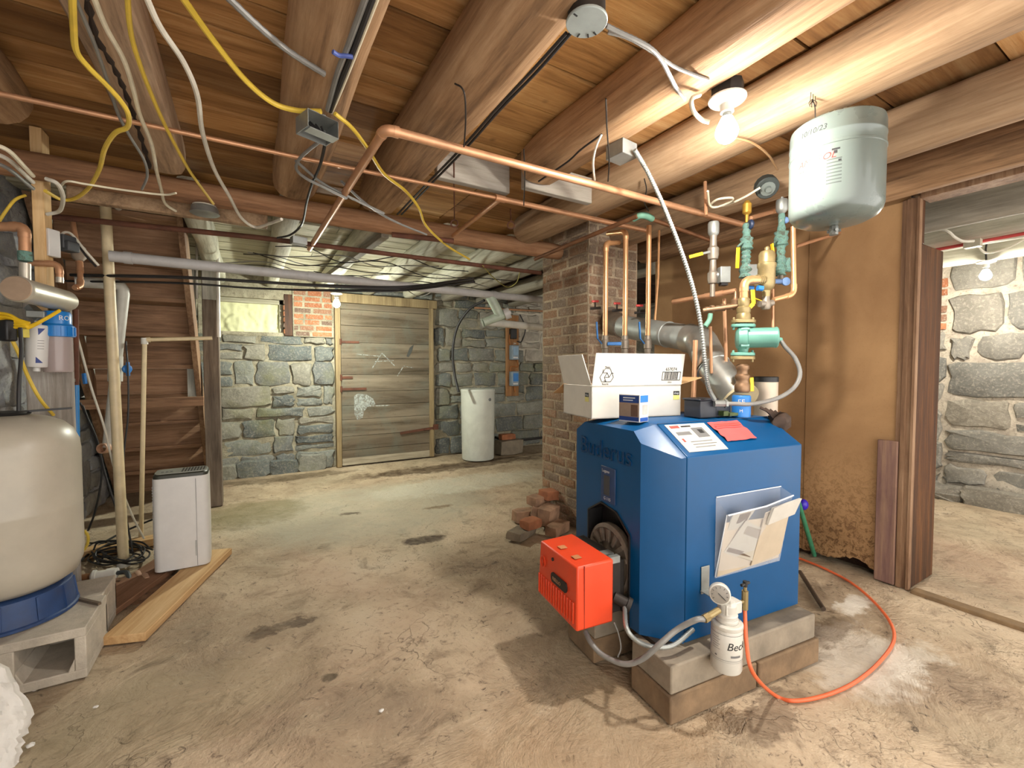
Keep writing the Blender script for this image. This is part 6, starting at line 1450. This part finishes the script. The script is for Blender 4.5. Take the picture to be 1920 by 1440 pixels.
# loose dirt between the cinder block and the boards
mb = MB(); rg = random.Random(31); g = {}
cx_, cy_ = -.66, 2.98
for i in range(31):
    for j in range(31):
        x, y = -1.0+.72*i/30, 2.84+.5*j/30; r_ = math.hypot((x+.66)/.36, (y-3.08)/.26)
        g[i, j] = mb.v((x, y, -.012+.04*max(0, 1-r_**2)*(.6+noise.noise(V((x*14, y*14, 0)))*.8+noise.noise(V((x*45, y*45, 4)))*.4)))
for i in range(30):
    for j in range(30): mb.face((g[i, j], g[i+1, j], g[i+1, j+1], g[i, j+1]))
tag(mb.build('dirt', plain('brown_dirt', '7a5a42', .95, 0, .3, .4, 18, .8), ang=180), 'loose brown dirt on the floor between cinder block and standpipe', 'dirt', None, 'stuff')
LG3 = 'pale cables at the left edge above the copper elbow'
for k, lab in enumerate(('upper pale cable at the left edge running to the pine stud', 'middle pale cable at the left edge running to the pine stud', 'lower pale cable at the left edge running to the pine stud')):
    cable(lab, H2([(-20, 268+16*k), (15, 282+17*k), (45, 312+14*k), (62, 330+12*k)], 1.98, 1.95), .0075, (CREAM, WCABLE, GCABLE)[k], group=LG3)
cable('thin yellow cable arching at the left edge above the copper elbow', [P(-8, 425, 1.9), P(8, 400, 1.92), P(28, 375, 1.95), P(48, 366, 1.98)], .006, YELLOW)

# ------------------------------------------------------------------ the back of the cellar
c_ = PH(894, 866, 0) + FD*.2
bar = thing('barrel', 'white cylindrical tub standing at the back wall right of the plank door', 'barrel', (c_.x, c_.y, 0))
zt_ = P(894, 729, (c_-CAM).dot(FW)).z
mb = MB(); mb.lathe([(.19, .004), (.205, .008), (.21, .02), (.222, zt_-.03), (.226, zt_-.028), (.226, zt_-.006), (.22, zt_), (.18, zt_+.004), (.02, zt_+.006)], c_, n=48); mb.build('tub', plain('white_tub', 'd3d6cc', .5, 0, .05, .15, 8), bar)
a0 = facing(c_); mb = MB(); o = V((c_.x+.224*cos(a0+.75), c_.y+.224*sin(a0+.75), zt_-.13)); mb.lathe([(.018, -.004), (.02, 0), (.02, .006), (.012, .01)], o, V((cos(a0+.75), sin(a0+.75), 0)), 14); mb.beam(o-Z*.03, o+Z*.03, .02, .012); mb.build('latch', INKG, bar)
cable('black hose curving down the back wall into the white tub', [P(908, 563, 5.2), P(880, 580, 5.4), P(858, 612, 5.5), P(849, 655, 5.5), P(852, 700, 5.5), P(860, 735, 5.45)], .016, KCABLE, 'hose', 'black_hose')
# switches on their board
sw_ = PY(961, 665, YB-.05)
mb = MB(); a, b = PY(948, 590, YB-.04), PY(972, 742, YB-.04); mb.box((a.x, YB-.05, b.z), (b.x, YB-.03, a.z)); tag(mb.build('switch_board', wood('orange_board', ('6b4a30', '9c7048', 'b58a60'), 'Z'), bevel=.003), 'narrow wooden board on the back wall carrying two grey boxes', 'board')
for x, y, lab, m in ((964, 661, 'upper grey electrical box on the narrow board', GREYM), (964, 710, 'lower electrical box with a blue face on the narrow board', BLUELT)):
    o = PY(x, y, YB-.10); t = thing('switch_box', lab, 'electrical box', o-Z*.11, group='boxes on the narrow board')
    mb = MB(); mb.obox(o, (.125, .08, .215)); mb.build('case', plain('grey_box', '8795a0', .45, .1), t, bevel=.008)
    mb = MB(); mb.obox(o+V((.005, -.042, .02)), (.085, .004, .12)); mb.build('face_plate', plain('pale_blue_plate', '86a3bd', .4) if m is GREYM else m, t)
    mb = MB(); mb.obox(o+V((0, -.042, -.075)), (.08, .003, .02)); mb.build('white_label', WHITE, t)
o = PY(962, 626, YB-.08); mb = MB(); mb.obox(o, (.10, .07, .15)); tag(mb.build('dark_socket', BLACK, bevel=.01), 'black socket above the two grey boxes', 'socket')
cable('orange brown cable down the narrow board', [PY(968, 600, YB-.09), PY(955, 640, YB-.07), PY(972, 685, YB-.07), PY(957, 690, YB-.07), PY(966, 735, YB-.07)], .008, plain('brown_cord2', 'a8662f', .6))
cable('black cable loop right of the black socket', [PY(975, 590, YB-.09), PY(985, 615, YB-.07), PY(978, 640, YB-.07), PY(970, 640, YB-.07)], .009, KCABLE)
cpipe('thin copper pipe along the back wall over the socket', [PY(890, 577, YB-.2), PY(1030, 584, YB-.2)], .014, COPPER, sock=None)
# bricks and block by the tub
def brick(label, c, rot, size, m, group, seed, tilt=(0, 0)):
    mb = MB(); rg = random.Random(seed); M_ = Matrix.Rotation(rot, 3, 'Z') @ Matrix.Rotation(tilt[0], 3, 'X') @ Matrix.Rotation(tilt[1], 3, 'Y'); h = V(size)/2
    pts = []
    for x in (-1, -.33, .33, 1):
        ring = []
        for y, z in ((-1, -1), (0, -1.02), (1, -1), (1.02, 0), (1, 1), (0, 1.02), (-1, 1), (-1.02, 0)):
            k = .93 if abs(x) == 1 else 1; ring.append(V(c) + M_ @ V((x*h.x+rg.uniform(-.006, .006), y*h.y*k+rg.uniform(-.004, .004), z*h.z*k+rg.uniform(-.003, .003))))
        pts.append(ring)
    mb.rings(pts); return tag(mb.build('loose_brick', m, ang=40, bevel=.003), label, 'brick', group)
BT = 'bricks by the white tub'
p0 = PH(962, 853, 0)
brick('pale block on the floor right of the white tub', p0+V((0, .12, .10)), .05, (.36, .2, .195), CBLOCK, BT, 1)
brick('orange brick on top of the pale block by the tub', p0+V((-.02, .13, .24)), .0, (.22, .11, .075), plain('orange_loose_brick', 'a86c4a', .9, 0, .2, .2, 12, .5), BT, 2)
cable('black pipe lying along the back wall behind the pale block', [PY(928, 820, YB-.12), PY(950, 826, YB-.12), PY(985, 824, YB-.12), PY(1020, 820, YB-.12)], .018, KCABLE, 'pipe', 'black_pipe')
# rubble at the foot of the chimney
RB = 'loose bricks at the foot of the chimney'
def cz(px, py, z): return PH(px, py, z)
M_OB = plain('orange_loose_brick', 'a86c4a')
brick('mortar crusted flat brick at the front of the chimney rubble', cz(978, 998, .03), .5, (.23, .12, .055), STONEL, RB, 3, (.05, .05))
brick('round worn orange brick on the front of the chimney rubble', cz(995, 981, .09), .2, (.13, .1, .06), M_OB, RB, 4)
brick('pale brick at the left of the chimney rubble', cz(983, 966, .05), -.1, (.17, .10, .09), BRICKM, RB, 5)
brick('brick with a pinkish top in the middle of the chimney rubble', cz(1028, 965, .09), .5, (.17, .11, .13), BRICKM, RB, 6, (.1, 0))
brick('tilted brick in the middle of the chimney rubble below the top ones', cz(1010, 957, .10), .9, (.18, .11, .07), BRICKM, RB, 7, (.3, .1))
brick('broken brick with a dark end near the top of the chimney rubble', cz(1010, 937, .17), .35, (.2, .1, .07), BRICKM, RB, 8, (.1, .1))
brick('orange and grey brick topmost of the chimney rubble against the bricks', cz(1036, 926, .20), .2, (.23, .11, .07), M_OB, RB, 9, (.05, .12))
brick('low brick under the chimney rubble right beside the boiler', cz(1045, 990, .04), .4, (.2, .1, .07), BRICKM, RB, 10)

# ------------------------------------------------------------------ right side
mb = MB(); a, b = PX(1655, 822, XW-.02), PX(1690, 1100, XW-.02)
yy0, yy1 = PX(1690, 1090, XW-.02).y, PX(1652, 1075, XW-.02).y
mb.box((XW-.035, yy0+.03, .004), (XW-.012, yy1+.03, P(1670, 822, 2.52).z)); tag(mb.build('leaning_plank', W_PURPLE, bevel=.004), 'stained purplish plank standing against the fibreboard beside the doorway', 'plank')
br = thing('broom', 'green broom handle leaning in the gap between boiler and fibreboard', 'broom', PH(1527, 1041, 0))
a, b = PH(1527, 1041, .012), P(1496, 938, 2.62)
mb = MB(); mb.cyl(a, b, .013, 12); mb.cyl(b, b+(b-a)*.9, .013, 12); mb.build('handle', plain('scuffed_green', '3f8a66', .45, 0, .2, .35, 20), br)
mb = MB(); mb.ball(P(1506, 946, 2.66), .028, (1, 1, 1.2), 12); mb.build('purple_ball', plain('vivid_purple', '3a22b8', .4), br)  # small purple ball set on the handle
mb = MB(); mb.tube([PH(1500, 1072, .014), PH(1525, 1112, .012), PH(1544, 1142, .012)], .011, 8); tag(mb.build('dark_strip', plain('dark_strip', '4a3a2c', .7)), 'dark rod lying on the floor right of the boiler foot', 'strip')  # thin dark tube drawn along a dark line on the floor
# room on the right
cpipe('red plastic pipe crossing the right room under the ceiling', [PX(1735, 472, 4.2), PX(1800, 460, 4.2), PX(1930, 436, 4.2)], .011, PEXR, .02, None, 'red_pipe')
cable('white cable hanging under the joists of the right room', [PX(1715, 428, 3.9), PX(1745, 428, 3.9), PX(1775, 433, 3.9), PX(1790, 445, 3.95), PX(1805, 452, 4.0), PX(1825, 452, 4.1)], .009, WCABLE)
cable('thin white cord from the right room lamp towards the right edge', [PX(1830, 458, 4.4), PX(1850, 474, 4.5), PX(1890, 464, 4.5), PX(1925, 446, 4.5)], .007, WCABLE, 'cord')
mb = MB(); mb.tube(cat([LB3+Z*.12, LB3+Z*.2+V((-.02, 0, 0)), PX(1850, 452, 4.8), PX(1845, 432, 4.7)], 5), .006, 8); tag(mb.build('lamp_cord', DARKIRON), 'dark cord the right room bulb hangs from', 'cord')
mb = MB(); mb.obox(PX(1824, 457, 4.15), (.05, .08, .05)); mb.cyl(PX(1815, 458, 4.15), PX(1838, 455, 4.15), .016, 10); tag(mb.build('pipe_clamp', plain('pale_clamp', 'b8b09c', .5)), 'pale clamp on the red pipe in the right room', 'clamp')

mb = MB(); mb.beam(PH(612, 520, 2.05), PH(722, 440, 2.05), .05, .04); tag(mb.build('angled_brace', W_GREYP, bevel=.003), 'grey angled brace slanting over the back between girder and door lamp', 'brace')

# ------------------------------------------------------------------ light: the three bare bulbs and an added world fill through the end left open
w = bpy.data.worlds.new('world'); SC.world = w; w.use_nodes = True
w.node_tree.nodes['Background'].inputs[0].default_value = (1.0, .95, .89, 1)
w.node_tree.nodes['Background'].inputs[1].default_value = 2.3
SC.view_settings.view_transform = 'Standard'; SC.view_settings.look = 'None'; SC.view_settings.gamma = 1; SC.view_settings.exposure = 0.66
SC.view_settings.use_curve_mapping = False
SC.cycles.max_bounces = 7; SC.cycles.diffuse_bounces = 3; SC.cycles.glossy_bounces = 3; SC.cycles.transparent_max_bounces = 8
SC.cycles.caustics_reflective = False; SC.cycles.caustics_refractive = False
SC.cycles.adaptive_threshold = .05
SC.cycles.use_light_tree = False
